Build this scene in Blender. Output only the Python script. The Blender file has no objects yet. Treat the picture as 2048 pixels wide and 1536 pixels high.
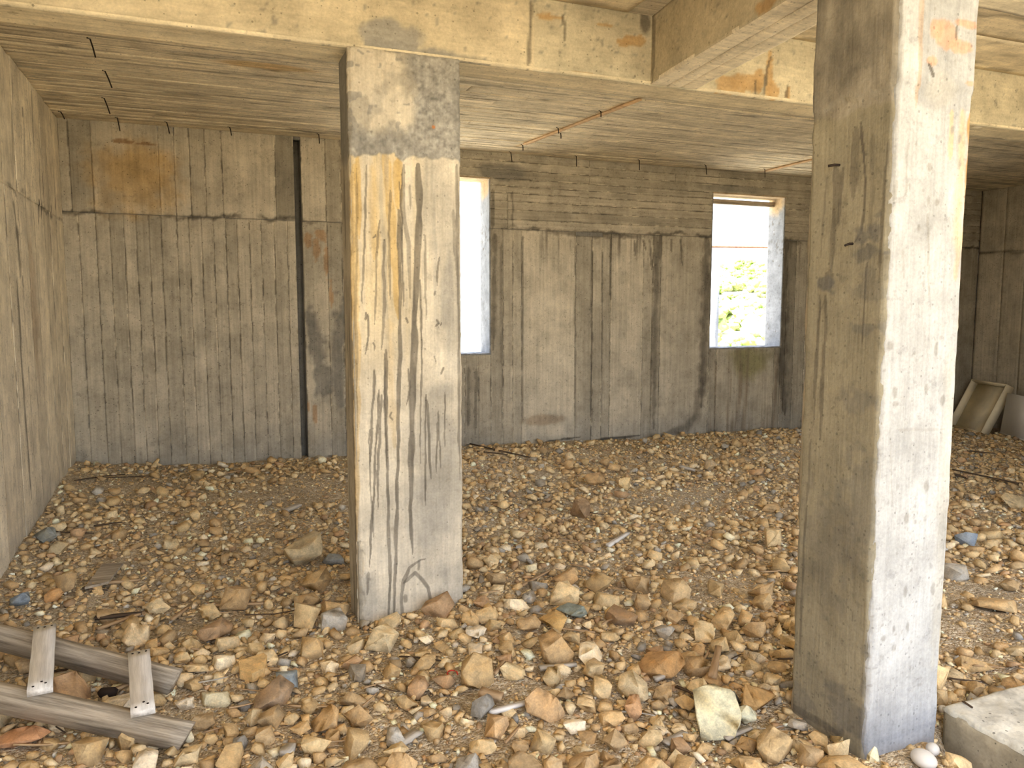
import bpy, bmesh, math, random
import numpy as np
from mathutils import Vector, Matrix

# ------------------------------------------------------------------ camera
FPX, CX, CY = 1540.0, 1024.0, 768.0           # focal length / centre for a 2048x1536 frame
EYE = np.array([0.0, 0.0, 1.5])
RM = np.array([[0.9292, 0.0371, -0.3690],
               [-0.3710, 0.0929, -0.9240],
               [0.0000, 0.9950, 0.0998]])
_u, _s, _v = np.linalg.svd(RM); RM = _u @ _v

def at(px, py, ax, val):
    """point where the sight line through a photo pixel meets the plane axis=val"""
    d = RM @ np.array([px - CX, -(py - CY), -FPX])
    return EYE + (val - EYE[ax]) / d[ax] * d

def proj(P):
    c = (np.asarray(P, float) - EYE) @ RM
    return CX + FPX * c[..., 0] / -c[..., 2], CY - FPX * c[..., 1] / -c[..., 2]

scene = bpy.context.scene
col = scene.collection
cam_d = bpy.data.cameras.new('camera'); cam = bpy.data.objects.new('camera', cam_d); col.objects.link(cam)
cam_d.sensor_width = 36.0; cam_d.lens = FPX / 2048 * 36.0; cam_d.clip_end = 20000; cam_d.clip_start = 0.05
m4 = Matrix(RM.tolist()).to_4x4(); m4.translation = Vector(EYE.tolist()); cam.matrix_world = m4
scene.camera = cam

# ------------------------------------------------------------------ sky, sun, exposure
world = bpy.data.worlds.new('sky'); scene.world = world; world.use_nodes = True
wn = world.node_tree.nodes; wl = world.node_tree.links
sky = wn.new('ShaderNodeTexSky'); sky.sky_type = 'NISHITA'; sky.sun_disc = False
sky.sun_elevation = math.radians(56); sky.sun_rotation = math.radians(262)
sky.air_density = 1.0; sky.dust_density = 1.6; sky.ozone_density = 1.0
wn['Background'].inputs['Strength'].default_value = 0.32
hz = wn.new('ShaderNodeMix'); hz.data_type = 'RGBA'; hz.inputs[0].default_value = .6      # bright summer haze
wl.new(sky.outputs[0], hz.inputs[6]); hz.inputs[7].default_value = (3.1, 3.1, 3.2, 1)
wl.new(hz.outputs[2], wn['Background'].inputs[0])
sun_d = bpy.data.lights.new('sun', 'SUN'); sun = bpy.data.objects.new('sun', sun_d); col.objects.link(sun)
sun_d.energy = 9.0; sun_d.angle = math.radians(0.6); sun_d.color = (1.0, 0.95, 0.85)
sun.rotation_euler = Vector((0.55, 0.03, -0.83)).to_track_quat('-Z', 'Y').to_euler()
vs = scene.view_settings
vs.view_transform = 'Standard'; vs.look = 'None'; vs.gamma = 1.0; vs.use_curve_mapping = False
vs.exposure = 2.22

rng = np.random.default_rng(7); random.seed(7)

# ------------------------------------------------------------------ numpy noise
def _h(ix, iy, s):
    n = (ix.astype(np.int64) * 374761393 + iy.astype(np.int64) * 668265263 + s * 974634361) & 0x7fffffff
    n = ((n ^ (n >> 13)) * 1274126177) & 0x7fffffff
    return ((n ^ (n >> 16)) & 0xffff) / 65535.0
def vnoise(x, y, s=0):
    x = np.asarray(x, float); y = np.asarray(y, float)
    ix = np.floor(x); iy = np.floor(y); fx = x - ix; fy = y - iy
    fx = fx * fx * (3 - 2 * fx); fy = fy * fy * (3 - 2 * fy)
    a = _h(ix, iy, s); b = _h(ix + 1, iy, s); c = _h(ix, iy + 1, s); d = _h(ix + 1, iy + 1, s)
    return (a * (1 - fx) + b * fx) * (1 - fy) + (c * (1 - fx) + d * fx) * fy
def fbm(x, y, s=0, o=4):
    t = 0; a = .5; n = 0
    for k in range(o):
        t = t + a * vnoise(x * 2 ** k, y * 2 ** k, s + k * 17); n += a; a *= .5
    return t / n
def sstep(a, b, x):
    t = np.clip((x - a) / (b - a), 0, 1); return t * t * (3 - 2 * t)
def lin(r, g, b):
    f = lambda c: (c / 255 / 12.92) if c <= 10 else ((c / 255 + .055) / 1.055) ** 2.4
    return np.array([f(r), f(g), f(b)])

# ------------------------------------------------------------------ mesh / object helpers
def new_mesh(name, V, F, tint=None, smooth=False):
    """F: array of quads or triangles"""
    F = np.asarray(F, np.int32); V = np.asarray(V, np.float32)
    me = bpy.data.meshes.new(name); k = F.shape[1]
    me.vertices.add(len(V)); me.vertices.foreach_set('co', V.ravel())
    me.loops.add(F.size); me.loops.foreach_set('vertex_index', F.ravel())
    me.polygons.add(len(F)); me.polygons.foreach_set('loop_start', np.arange(0, F.size, k, dtype=np.int32))
    me.update(calc_edges=True)
    if tint is not None:
        a = me.attributes.new('tint', 'FLOAT_COLOR', 'POINT')
        c = np.ones((len(V), 4), np.float32); c[:, :3] = tint; a.data.foreach_set('color', c.ravel())
    if smooth: me.polygons.foreach_set('use_smooth', np.ones(len(F), bool))
    return me
def link(name, me, mat=None, parent=None, kind=None, label=None, cat=None, group=None):
    o = bpy.data.objects.new(name, me); col.objects.link(o)
    if mat is not None and me is not None and not me.materials: me.materials.append(mat)
    if parent is not None: o.parent = parent
    if kind: o['kind'] = kind
    if label: o['label'] = label
    if cat: o['category'] = cat
    if group: o['group'] = group
    return o
def empty(name, loc=(0, 0, 0), **k):
    o = link(name, None, **k); o.location = loc; o.empty_display_size = .1; return o

def box_arrays(x0, x1, y0, y1, z0, z1):
    V = [(x, y, z) for z in (z0, z1) for y in (y0, y1) for x in (x0, x1)]
    F = [(0, 2, 3, 1), (4, 5, 7, 6), (0, 1, 5, 4), (1, 3, 7, 5), (3, 2, 6, 7), (2, 0, 4, 6)]
    return np.array(V, float), np.array(F)
def boxes(name, L, tint, mat, parent=None, **k):
    Vs, Fs, n = [], [], 0
    for b in L:
        V, F = box_arrays(*b); Vs.append(V); Fs.append(F + n); n += len(V)
    V = np.vstack(Vs); return link(name, new_mesh(name, V, np.vstack(Fs), np.tile(tint, (len(V), 1))), mat, parent, **k)

def patch(name, org, U, W, N, u0, u1, v0, v1, res, thick, mat, hfun=None, cfun=None, parent=None, jag=0.0, **k):
    """a slab of concrete: gridded face on plane org+u*U+v*W, pushed along N by hfun, skirts back by thick"""
    org, U, W, N = map(lambda a: np.array(a, float), (org, U, W, N))
    nu = max(2, int(round((u1 - u0) / res)) + 1); nv = max(2, int(round((v1 - v0) / res)) + 1)
    u = np.linspace(u0, u1, nu); v = np.linspace(v0, v1, nv)
    uu, vv = np.meshgrid(u, v); uu = uu.ravel(); vv = vv.ravel()
    h = hfun(uu, vv) if hfun else np.zeros_like(uu)
    du = np.zeros_like(uu); dv = np.zeros_like(uu)
    if jag:
        eu = np.minimum(uu - u0, u1 - uu); ev = np.minimum(vv - v0, v1 - vv)
        h = h - jag * 1.0 * (1 - sstep(0, .012, np.minimum(eu, ev)))
        du = np.where(eu < 1e-6, np.where(uu < (u0 + u1) / 2, 1, -1) * jag * np.clip(fbm(vv * 30, uu * 3 + 5, 3) * 2.4 - .7, 0, 1.5), 0)
    P = org + np.outer(uu + du, U) + np.outer(vv + dv, W) + np.outer(h, N)
    C = cfun(uu, vv) if cfun else np.tile(CONC, (len(uu), 1))
    idx = np.arange(nu * nv).reshape(nv, nu)
    F = np.stack([idx[:-1, :-1], idx[:-1, 1:], idx[1:, 1:], idx[1:, :-1]], -1).reshape(-1, 4)
    flip = np.dot(np.cross(U, W), N) < 0
    if flip: F = F[:, ::-1]
    ring = np.concatenate([idx[0, :], idx[1:, -1], idx[-1, -2::-1], idx[-2:0:-1, 0]])
    B = P[ring] - np.outer(h[ring] + thick, N)
    n0 = len(P); nb = len(ring); j = np.arange(nb); j2 = (j + 1) % nb
    S = np.stack([ring[j], n0 + j, n0 + j2, ring[j2]], -1)
    if flip: S = S[:, ::-1]
    P = np.vstack([P, B]); C = np.vstack([C, C[ring]])
    return link(name, new_mesh(name, P, np.vstack([F, S]), C), mat, parent, **k)

# ------------------------------------------------------------------ materials
def mat_new(name):
    m = bpy.data.materials.new(name); m.use_nodes = True
    nt = m.node_tree; b = nt.nodes['Principled BSDF']; b.inputs['Specular IOR Level'].default_value = .25
    return m, nt, b
def nd(nt, t, **k):
    n = nt.nodes.new(t)
    for a, v in k.items():
        if a in n.inputs: n.inputs[a].default_value = v
        else: setattr(n, a, v)
    return n
def mapr(nt, src, a, b, c, d):
    n = nd(nt, 'ShaderNodeMapRange'); nt.links.new(src, n.inputs[0])
    for i, v in enumerate((a, b, c, d)): n.inputs[i + 1].default_value = v
    return n.outputs[0]
def mul(nt, a, b, op='MULTIPLY'):
    n = nd(nt, 'ShaderNodeMath', operation=op)
    for i, s in enumerate((a, b)):
        if isinstance(s, (int, float)): n.inputs[i].default_value = s
        else: nt.links.new(s, n.inputs[i])
    return n.outputs[0]
def scalecol(nt, c, f):
    n = nd(nt, 'ShaderNodeVectorMath', operation='SCALE'); nt.links.new(c, n.inputs[0])
    nt.links.new(f, n.inputs['Scale']); return n.outputs[0]

def concrete(name, grain, gs=.35, bump=.5, pit=.5, fleck=.74):
    m, nt, b = mat_new(name); L = nt.links.new
    at_ = nd(nt, 'ShaderNodeAttribute', attribute_name='tint')
    geo = nd(nt, 'ShaderNodeNewGeometry')
    vm = nd(nt, 'ShaderNodeVectorMath', operation='MULTIPLY'); L(geo.outputs['Position'], vm.inputs[0]); vm.inputs[1].default_value = grain
    g = nd(nt, 'ShaderNodeTexNoise', Scale=1.0, Detail=6.0, Roughness=.65); L(vm.outputs[0], g.inputs['Vector'])
    mo = nd(nt, 'ShaderNodeTexNoise', Scale=5.0, Detail=8.0, Roughness=.68); L(geo.outputs['Position'], mo.inputs['Vector'])
    fi = nd(nt, 'ShaderNodeTexNoise', Scale=90.0, Detail=4.0, Roughness=.6); L(geo.outputs['Position'], fi.inputs['Vector'])
    vo = nd(nt, 'ShaderNodeTexVoronoi', Scale=60.0); L(geo.outputs['Position'], vo.inputs['Vector'])
    # small air holes: only a few of the cells carry one
    rd = nd(nt, 'ShaderNodeSeparateColor'); L(vo.outputs['Color'], rd.inputs[0])
    thr = mapr(nt, rd.outputs[0], .80, 1.0, 0.0, .30)
    hole = mul(nt, vo.outputs['Distance'], thr, 'LESS_THAN')
    f1 = mapr(nt, g.outputs['Fac'], .3, .7, 1 - gs, 1 + gs * .55)
    f2 = mapr(nt, mo.outputs['Fac'], .3, .7, .72, 1.22)
    fl = nd(nt, 'ShaderNodeTexNoise', Scale=26.0, Detail=5.0, Roughness=.7); L(geo.outputs['Position'], fl.inputs['Vector'])
    f2 = mul(nt, f2, mapr(nt, fl.outputs['Fac'], .56, .68, 1.0, fleck))
    f3 = mapr(nt, fi.outputs['Fac'], .3, .7, .90, 1.08)
    f4 = mapr(nt, hole, 0, 1, 1.0, 1 - pit)
    f = mul(nt, mul(nt, f1, f2), mul(nt, f3, f4))
    L(scalecol(nt, at_.outputs['Color'], f), b.inputs['Base Color'])
    b.inputs['Roughness'].default_value = .92
    hgt = mul(nt, mul(nt, mul(nt, g.outputs['Fac'], .6), mul(nt, fi.outputs['Fac'], .35), 'ADD'), mul(nt, hole, .5), 'SUBTRACT')
    hgt = mul(nt, hgt, mul(nt, mo.outputs['Fac'], .5), 'ADD')
    bp = nd(nt, 'ShaderNodeBump', Strength=bump, Distance=.008); L(hgt, bp.inputs['Height']); L(bp.outputs[0], b.inputs['Normal'])
    return m
M = {}
M['wallz'] = concrete('board_marked_concrete', (48, 48, 1.6), gs=.20, bump=.4)
M['wallx'] = concrete('board_marked_concrete_lengthwise', (1.6, 48, 48), gs=.24)
M['ceil'] = concrete('board_marked_soffit_concrete', (1.3, 70, 70), gs=.42, bump=.7)
M['colz'] = concrete('column_concrete', (60, 60, 3.0), gs=.16, pit=.3, fleck=.80)
M['beam'] = concrete('beam_concrete', (6, 40, 40), gs=.16, pit=.4, fleck=.82)
M['mono'] = concrete('plain_concrete', (14, 14, 14), gs=.2, pit=.6)

def rockmat(name, src):
    m, nt, b = mat_new(name); L = nt.links.new
    if src == 'attr': c = nd(nt, 'ShaderNodeAttribute', attribute_name='tint').outputs['Color']
    else: c = nd(nt, 'ShaderNodeObjectInfo').outputs['Color']
    geo = nd(nt, 'ShaderNodeNewGeometry')
    a = nd(nt, 'ShaderNodeTexNoise', Scale=28.0, Detail=7.0, Roughness=.7); L(geo.outputs['Position'], a.inputs['Vector'])
    f = nd(nt, 'ShaderNodeTexNoise', Scale=160.0, Detail=3.0); L(geo.outputs['Position'], f.inputs['Vector'])
    fac = mul(nt, mapr(nt, a.outputs['Fac'], .3, .7, .66, 1.30), mapr(nt, f.outputs['Fac'], .3, .7, .88, 1.12))
    # rusty clay film in patches
    mx = nd(nt, 'ShaderNodeMix', data_type='RGBA'); mx.blend_type = 'MULTIPLY'
    b2 = nd(nt, 'ShaderNodeTexNoise', Scale=14.0, Detail=4.0); L(geo.outputs['Position'], b2.inputs['Vector'])
    L(mapr(nt, b2.outputs['Fac'], .48, .68, 0, .42), mx.inputs[0]); L(scalecol(nt, c, fac), mx.inputs[6]); mx.inputs[7].default_value = (.97, .80, .56, 1)
    L(mx.outputs[2], b.inputs['Base Color']); b.inputs['Roughness'].default_value = .9
    bp = nd(nt, 'ShaderNodeBump', Strength=.6, Distance=.006)
    L(mul(nt, a.outputs['Fac'], mul(nt, f.outputs['Fac'], .4), 'ADD'), bp.inputs['Height']); L(bp.outputs[0], b.inputs['Normal'])
    return m
M['gravel'] = rockmat('limestone_rubble', 'attr'); M['rock'] = rockmat('limestone_rock', 'obj')

def dirtmat(name, c1, c2, c3):
    m, nt, b = mat_new(name); L = nt.links.new
    geo = nd(nt, 'ShaderNodeNewGeometry')
    vo = nd(nt, 'ShaderNodeTexVoronoi', Scale=70.0); L(geo.outputs['Position'], vo.inputs['Vector'])
    v2 = nd(nt, 'ShaderNodeTexVoronoi', Scale=150.0); L(geo.outputs['Position'], v2.inputs['Vector'])
    no = nd(nt, 'ShaderNodeTexNoise', Scale=2.2, Detail=8.0, Roughness=.65); L(geo.outputs['Position'], no.inputs['Vector'])
    sp = nd(nt, 'ShaderNodeSeparateColor'); L(vo.outputs['Color'], sp.inputs[0])
    cr = nd(nt, 'ShaderNodeValToRGB'); L(sp.outputs[0], cr.inputs[0])
    e = cr.color_ramp.elements; e[0].color = (*c1, 1); e[1].color = (*c3, 1); e[0].position = .35; e[1].position = .97
    x = e.new(.75); x.color = (*c2, 1)
    sp2 = nd(nt, 'ShaderNodeSeparateColor'); L(v2.outputs['Color'], sp2.inputs[0])
    f = mul(nt, mapr(nt, no.outputs['Fac'], .3, .7, .78, 1.2), mapr(nt, sp2.outputs[1], 0, 1, .8, 1.2))
    L(scalecol(nt, cr.outputs[0], f), b.inputs['Base Color']); b.inputs['Roughness'].default_value = .95
    hg = mul(nt, mul(nt, vo.outputs['Distance'], -1.0), mul(nt, v2.outputs['Distance'], -.6), 'ADD')
    bp = nd(nt, 'ShaderNodeBump', Strength=.9, Distance=.012); L(hg, bp.inputs['Height']); L(bp.outputs[0], b.inputs['Normal'])
    return m
M['dirt'] = dirtmat('gravelly_dirt', (.44, .34, .22), (.58, .47, .32), (.72, .62, .46))
M['yard'] = dirtmat('yard_gravel', (.40, .335, .22), (.52, .445, .30), (.62, .55, .39))

def woodmat(name, c1, c2, axis=(3, 60, 60)):
    m, nt, b = mat_new(name); L = nt.links.new
    tc = nd(nt, 'ShaderNodeTexCoord'); vm = nd(nt, 'ShaderNodeVectorMath', operation='MULTIPLY'); vm.inputs[1].default_value = axis
    L(tc.outputs['Object'], vm.inputs[0])
    g = nd(nt, 'ShaderNodeTexNoise', Scale=1.0, Detail=6.0, Roughness=.7); L(vm.outputs[0], g.inputs['Vector'])
    cr = nd(nt, 'ShaderNodeValToRGB'); L(g.outputs['Fac'], cr.inputs[0])
    cr.color_ramp.elements[0].color = (*c1, 1); cr.color_ramp.elements[1].color = (*c2, 1)
    cr.color_ramp.elements[0].position = .34; cr.color_ramp.elements[1].position = .62
    L(cr.outputs[0], b.inputs['Base Color']); b.inputs['Roughness'].default_value = .85
    bp = nd(nt, 'ShaderNodeBump', Strength=.5, Distance=.004); L(g.outputs['Fac'], bp.inputs['Height']); L(bp.outputs[0], b.inputs['Normal'])
    return m
M['oldwood'] = woodmat('weathered_grey_timber', (.17, .135, .095), (.50, .42, .32))
M['palewood'] = woodmat('bleached_timber', (.52, .48, .43), (.80, .75, .69))
M['tanwood'] = woodmat('tan_timber', (.30, .19, .10), (.50, .34, .19))
M['darkwood'] = woodmat('dark_twig_bark', (.035, .022, .014), (.10, .065, .04))
M['greychip'] = woodmat('grey_driftwood', (.33, .29, .24), (.50, .45, .38))
def plain(name, c, rough=.7, metal=0, var=.15, scale=20.0):
    m, nt, b = mat_new(name); L = nt.links.new
    geo = nd(nt, 'ShaderNodeNewGeometry'); a = nd(nt, 'ShaderNodeTexNoise', Scale=scale, Detail=5.0); L(geo.outputs['Position'], a.inputs['Vector'])
    rgb = nd(nt, 'ShaderNodeRGB'); rgb.outputs[0].default_value = (*c, 1)
    L(scalecol(nt, rgb.outputs[0], mapr(nt, a.outputs['Fac'], .3, .7, 1 - var, 1 + var)), b.inputs['Base Color'])
    b.inputs['Roughness'].default_value = rough; b.inputs['Metallic'].default_value = metal
    return m
M['nail'] = plain('rusty_nail_steel', (.03, .02, .015), .7, .3)
M['white'] = plain('dusty_white_board', (.86, .83, .77), .5, 0, .08, 4.0)
M['drawer'] = plain('dusty_cream_board', (.80, .70, .50), .6, 0, .15, 6.0)
M['lath'] = plain('raw_formwork_timber', (.62, .42, .24), .8, 0, .2)
M['pebble'] = plain('smooth_pebble', (.62, .58, .52), .6, 0, .06)
M['red'] = plain('red_plastic', (.55, .05, .03), .5)
M['leaf'] = plain('yellow_leaf', (.75, .50, .04), .6)
M['shrub'] = plain('green_shrub', (.20, .30, .07), .8, 0, .5, 3.0)
M['shrub2'] = plain('pale_green_shrub', (.30, .36, .14), .8, 0, .5, 3.0)
M['hill'] = plain('dry_hillside', (.52, .47, .32), .9, 0, .25, .4)
M['coast'] = plain('far_wooded_coast', (.16, .22, .16), .9, 0, .3, .01)
M['rust'] = plain('rusty_bar', (.24, .12, .07), .8, 0, .3)
m, nt, b = mat_new('sea_water'); b.inputs['Base Color'].default_value = (.30, .46, .48, 1); b.inputs['Roughness'].default_value = .15
M['sea'] = m

# ------------------------------------------------------------------ the place, in metres
XL, XR, YB, ZC, ZB = -0.995, 9.13, 6.955, 2.935, 2.618      # left/right/back wall planes, soffit, beam underside
YF0, YF1 = 3.466, 3.705                                      # inner beam / column row
YG0, YG1 = 1.80, 2.15                                        # outer beam / column row
CONC = np.array([.53, .465, .36])
LIGHT = np.array([.66, .58, .44])
GREY = np.array([.30, .28, .245])
DARK = np.array([.13, .11, .085])
OCHRE = np.array([.60, .40, .17])
BROWN = np.array([.42, .26, .14])

def stain_poly(C, u, v, pts, w, c, a, seed=0, taper=True):
    """a run-down stain along a polyline in wall coordinates"""
    pts = np.asarray(pts, float); L = np.r_[0, np.cumsum(np.linalg.norm(np.diff(pts, axis=0), axis=1))]
    best = np.full(len(u), 9.0); tt = np.zeros(len(u))
    uw = u + (fbm(v * 9, v * 0 + seed, seed, 3) - .5) * .012
    for k in range(len(pts) - 1):
        p, q = pts[k], pts[k + 1]; d = q - p; l2 = d @ d
        t = np.clip(((uw - p[0]) * d[0] + (v - p[1]) * d[1]) / l2, 0, 1)
        dist = np.hypot(uw - p[0] - t * d[0], v - p[1] - t * d[1])
        m = dist < best; best = np.where(m, dist, best); tt = np.where(m, (L[k] + t * math.sqrt(l2)) / L[-1], tt)
    ww = w * (.70 + .6 * vnoise(v * 14, u * 0 + seed, seed + 5)) * np.sqrt(np.clip(np.minimum(tt / .07 + .25, (1 - tt) / .22), 0, 1)) + 1e-6
    edge = ww * (.72 if w < .028 else .15)
    best = best + (0 if w < .028 else (fbm(u * 22, v * 12, seed + 8, 4) - .5) * w * .9)
    al = a * (1 - sstep(edge, ww, best)) * (.74 + .26 * vnoise(u * 60, v * 11, seed))
    return C * (1 - al[:, None]) + np.asarray(c) * al[:, None]
def stain_blob(C, u, v, c0, r, c, a, seed=0, rag=.6, f=14, soft=.25):
    d = np.hypot((u - c0[0]) / r[0], (v - c0[1]) / r[1]) + (fbm(u * f, v * f, seed, 5) - .5) * 2 * rag
    al = a * (1 - sstep(1 - soft, 1 + soft, d))
    return C * (1 - al[:, None]) + np.asarray(c) * al[:, None]
def stain_box(C, u, v, u0, u1, v0, v1, c, a, seed=0, rag=.02, f=22, soft=.006):
    n = (fbm(u * f, v * f, seed, 5) - .5) * 2 * rag; n2 = (fbm(u * f + 9, v * f + 4, seed + 3, 5) - .5) * 2 * rag
    d = np.maximum(np.maximum(u0 - u, u - u1) + n, np.maximum(v0 - v, v - v1) + n2)
    al = a * (1 - sstep(-soft, soft, d))
    return C * (1 - al[:, None]) + np.asarray(c) * al[:, None]

# ------------------------------------------------------------------ ground heights
def zfloor(x, y):
    x = np.asarray(x, float); y = np.asarray(y, float)
    z = .01 + .13 * np.exp(-np.clip(x - XL, 0, 99) / .45) * sstep(2.5, 5.0, y)
    z = z + (.155 - .013 * np.clip(x, 0, 9.5)) * sstep(4.3, 6.9, y) * (1 - np.exp(-np.clip(x - XL, .0, 99) / .5) * .4)
    z = z + (fbm(x * .9, y * .9, 11, 3) - .5) * .09 + (fbm(x * 3.1, y * 3.1, 12, 3) - .5) * .045
    z = z - .15 * sstep(2.24, 2.36, x) * (1 - sstep(1.72, 1.90, y)) - .05 * sstep(1.7, 2.2, x) * (1 - sstep(1.5, 1.8, y))
    z = z - .05 * sstep(7.0, 8.4, x)
    return z * sstep(-1.5, 1.5, y) + .02

# ================================================================== STRUCTURE
def rough(seed, a=.003, f=9):
    return lambda u, v: (fbm(u * f, v * f, seed, 4) - .5) * 2 * a

# ---- back wall: base with two openings
W1 = (1.57, 2.553, 1.042, 2.706); W2 = (5.068, 6.038, 1.042, 2.708)
TB = .015                                       # thickness of the cast boards' relief
Y2 = 7.20
def wall_base():
    L = []; xs = [XL - .3, W1[0], W1[1], W2[0], W2[1], XR + .3]
    G0, G1 = .766, .822                          # open joint in the wall
    for a, b_ in ((XL - .3, G0), (G1, W1[0]), (W1[1], W2[0]), (W2[1], XR + .3)): L.append((a, b_, YB, Y2, -.6, ZC + .2))
    L.append((G0, G1, YB + .09, Y2, -.6, ZC + .2)); L.append((G0, G1, YB - .004, YB + .1, ZC - .012, ZC + .2))
    for w in (W1, W2):
        L.append((w[0], w[1], YB, Y2, -.6, w[2])); L.append((w[0], w[1], YB, Y2, w[3], ZC + .2))
    return L
wall_back = boxes('wall_back', wall_base(), GREY * .8, M['wallz'], kind='structure')

# stains of the back wall, in (X, z)
def PB(px, py): p = at(px, py, 1, YB); return (p[0], p[2])
JZ = 2.235
def stains_back(C, u, v):
    # damp foot
    foot = (1 - sstep(.10, .50, v + (fbm(u * 4, v * 4, 51, 4) - .5) * .45)) * .5
    C = C * (1 - foot[:, None]) + np.array([.25, .24, .22]) * foot[:, None]
    # dark lip along the pour joint
    d = np.abs(v - JZ - .012 * np.sin(u * 3) - (fbm(u * 9, v * 0, 52, 5) - .5) * .09)
    al = .8 * (1 - sstep(.003, .026, d + (fbm(u * 40, v * 40, 57, 3) - .5) * .03)) * sstep(.3, .6, fbm(u * 5, v * 0 + 2, 53, 4))
    C = C * (1 - al[:, None]) + DARK * .7 * al[:, None]
    # short drips under the joint
    dr = sstep(.60, .75, fbm(u * 38, v * 1.2, 54, 3)) * (1 - sstep(.05, .38, JZ - v)) * (v < JZ) * sstep(2.9, 3.2, u) * .75
    C = C * (1 - dr[:, None]) + DARK * dr[:, None]
    # ochre panel upper left
    for c0, r, a in (((-.47, 2.52), (.30, .26), .75), ((-.40, 2.62), (.2, .12), .5)):
        C = stain_blob(C, u, v, c0, r, OCHRE * .85, a, 55, .5, 10, .5)
    for p, r in ((PB(247, 283), (.09, .018)), (PB(290, 288), (.07, .012))):
        C = stain_blob(C, u, v, p, r, BROWN * .7, .9, 56, .5, 30, .1)
    # rusty scabs on the strip right of the joint
    for k, (px, py, rx, rz) in enumerate(((616, 480, .03, .07), (640, 470, .045, .05), (632, 500, .03, .09), (652, 520, .02, .16), (662, 590, .015, .12), (630, 830, .02, .10), (616, 810, .012, .05))):
        C = stain_blob(C, u, v, PB(px, py), (rx, rz), BROWN, .8, 60 + k, .6, 26, .15)
    for k, (px, py, rx, rz) in enumerate(((632, 690, .07, .20), (648, 760, .08, .16), (676, 720, .05, .45), (620, 640, .05, .10), (690, 640, .04, .2))):
        C = stain_blob(C, u, v, PB(px, py), (rx, rz), GREY * .62, .75, 70 + k, .7, 16, .3)
    # lighter smooth panels
    C = stain_blob(C, u, v, PB(1095, 740), (.34, .75), LIGHT, .35, 80, .4, 6, .5)
    C = stain_blob(C, u, v, PB(1090, 840), (.25, .05), BROWN * .6, .5, 81, .5, 10, .4)
    # wet black runs beside and below window 2 and near its jamb
    for k, (pts, w, a) in enumerate((
        ([(1412, 480), (1410, 620), (1406, 760), (1400, 815)], .10, .85), ([(1403, 760), (1395, 830), (1365, 858), (1330, 866)], .085, .7),
        ([(1570, 480), (1566, 620), (1562, 760), (1568, 830)], .10, .95), ([(1575, 480), (1600, 486)], .05, .6),
        ([(1310, 475), (1312, 560), (1308, 700), (1306, 860)], .05, .7), ([(1320, 470), (1319, 520)], .04, .8),
        ([(1220, 480), (1220, 600)], .015, .8), ([(1360, 478), (1363, 532)], .012, .8), ([(1342, 478), (1342, 505)], .012, .7),
        ([(1268, 480), (1270, 512)], .012, .8), ([(1285, 480), (1290, 500)], .012, .8), ([(1298, 480), (1303, 540)], .012, .8),
        ([(989, 470), (988, 560), (986, 700)], .035, .8), ([(985, 380), (985, 460)], .02, .7),
        ([(936, 735), (936, 860)], .035, .75), ([(952, 740), (950, 870)], .02, .6), ([(1024, 385), (1025, 460)], .012, .7),
        ([(1002, 480), (1004, 860)], .014, .5), ([(1150, 490), (1150, 870)], .012, .55), ([(1183, 480), (1182, 870)], .012, .7),
        ([(1203, 500), (1204, 860)], .012, .45), ([(1045, 470), (1044, 860)], .012, .65))):
        C = stain_poly(C, u, v, [PB(*p) for p in pts], w, DARK * .8, a, 90 + k, False)
    # moss and drips under window 2
    C = stain_blob(C, u, v, PB(1500, 725), (.24, .18), np.array([.23, .21, .09]), .8, 120, .5, 8, .5)
    dr = sstep(.5, .72, fbm(u * 30, v * 1.5, 121, 3)) * ((u > 5.07) & (u < 6.04) & (v < 1.04)) * .6
    C = C * (1 - dr[:, None]) + np.array([.20, .15, .10]) * dr[:, None]
    # grey patches above the openings
    C = stain_blob(C, u, v, PB(1005, 345), (.30, .07), GREY * .55, .7, 122, .6, 10, .4)
    C = stain_blob(C, u, v, PB(1470, 378), (.40, .035), GREY * .6, .6, 123, .5, 12, .4)
    C = stain_blob(C, u, v, PB(1200, 470), (.6, .03), DARK, .6, 124, .7, 16, .3)
    # dark tar line at the foot
    for k, pts in enumerate(([(150, 937), (220, 936), (350, 938)], [(1090, 884), (1130, 878), (1160, 874)], [(1190, 880), (1280, 870)])):
        C = stain_poly(C, u, v, [PB(*p) for p in pts], .014, DARK * .35, .95, 130 + k, False)
    return C
def seams(C, u, v, a, b_, seed):
    # squeezed-out mortar fins (pale, broken) and small dark cavities along the board edges
    e = np.minimum(u - a, b_ - u)
    fin = (1 - sstep(.004, .011, e)) * sstep(.50, .60, fbm(v * 26, u * 0 + a * 7, seed, 4)) * sstep(.40, .60, fbm(v * 1.6, u * 0 + a * 13, seed + 4, 3)) * .85
    C = C * (1 - fin[:, None]) + LIGHT * 1.15 * fin[:, None]
    cav = (1 - sstep(.004, .010, e)) * sstep(.58, .66, fbm(v * 9, u * 0 + a * 5, seed + 9, 4)) * .8
    return C * (1 - cav[:, None]) + DARK * cav[:, None]
def colour_back(tone, seed, a=None, b_=None, hz=False):
    def f(u, v):
        C = np.tile(CONC * tone * .90, (len(u), 1))
        n = fbm(u * 6, v * 1.3, seed, 5)[:, None]
        C = C * (.78 + .44 * n)
        if a is not None: C = seams(C, v, u, a, b_, seed) if hz else seams(C, u, v, a, b_, seed)
        return stains_back(C, u, v)
    return f
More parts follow.
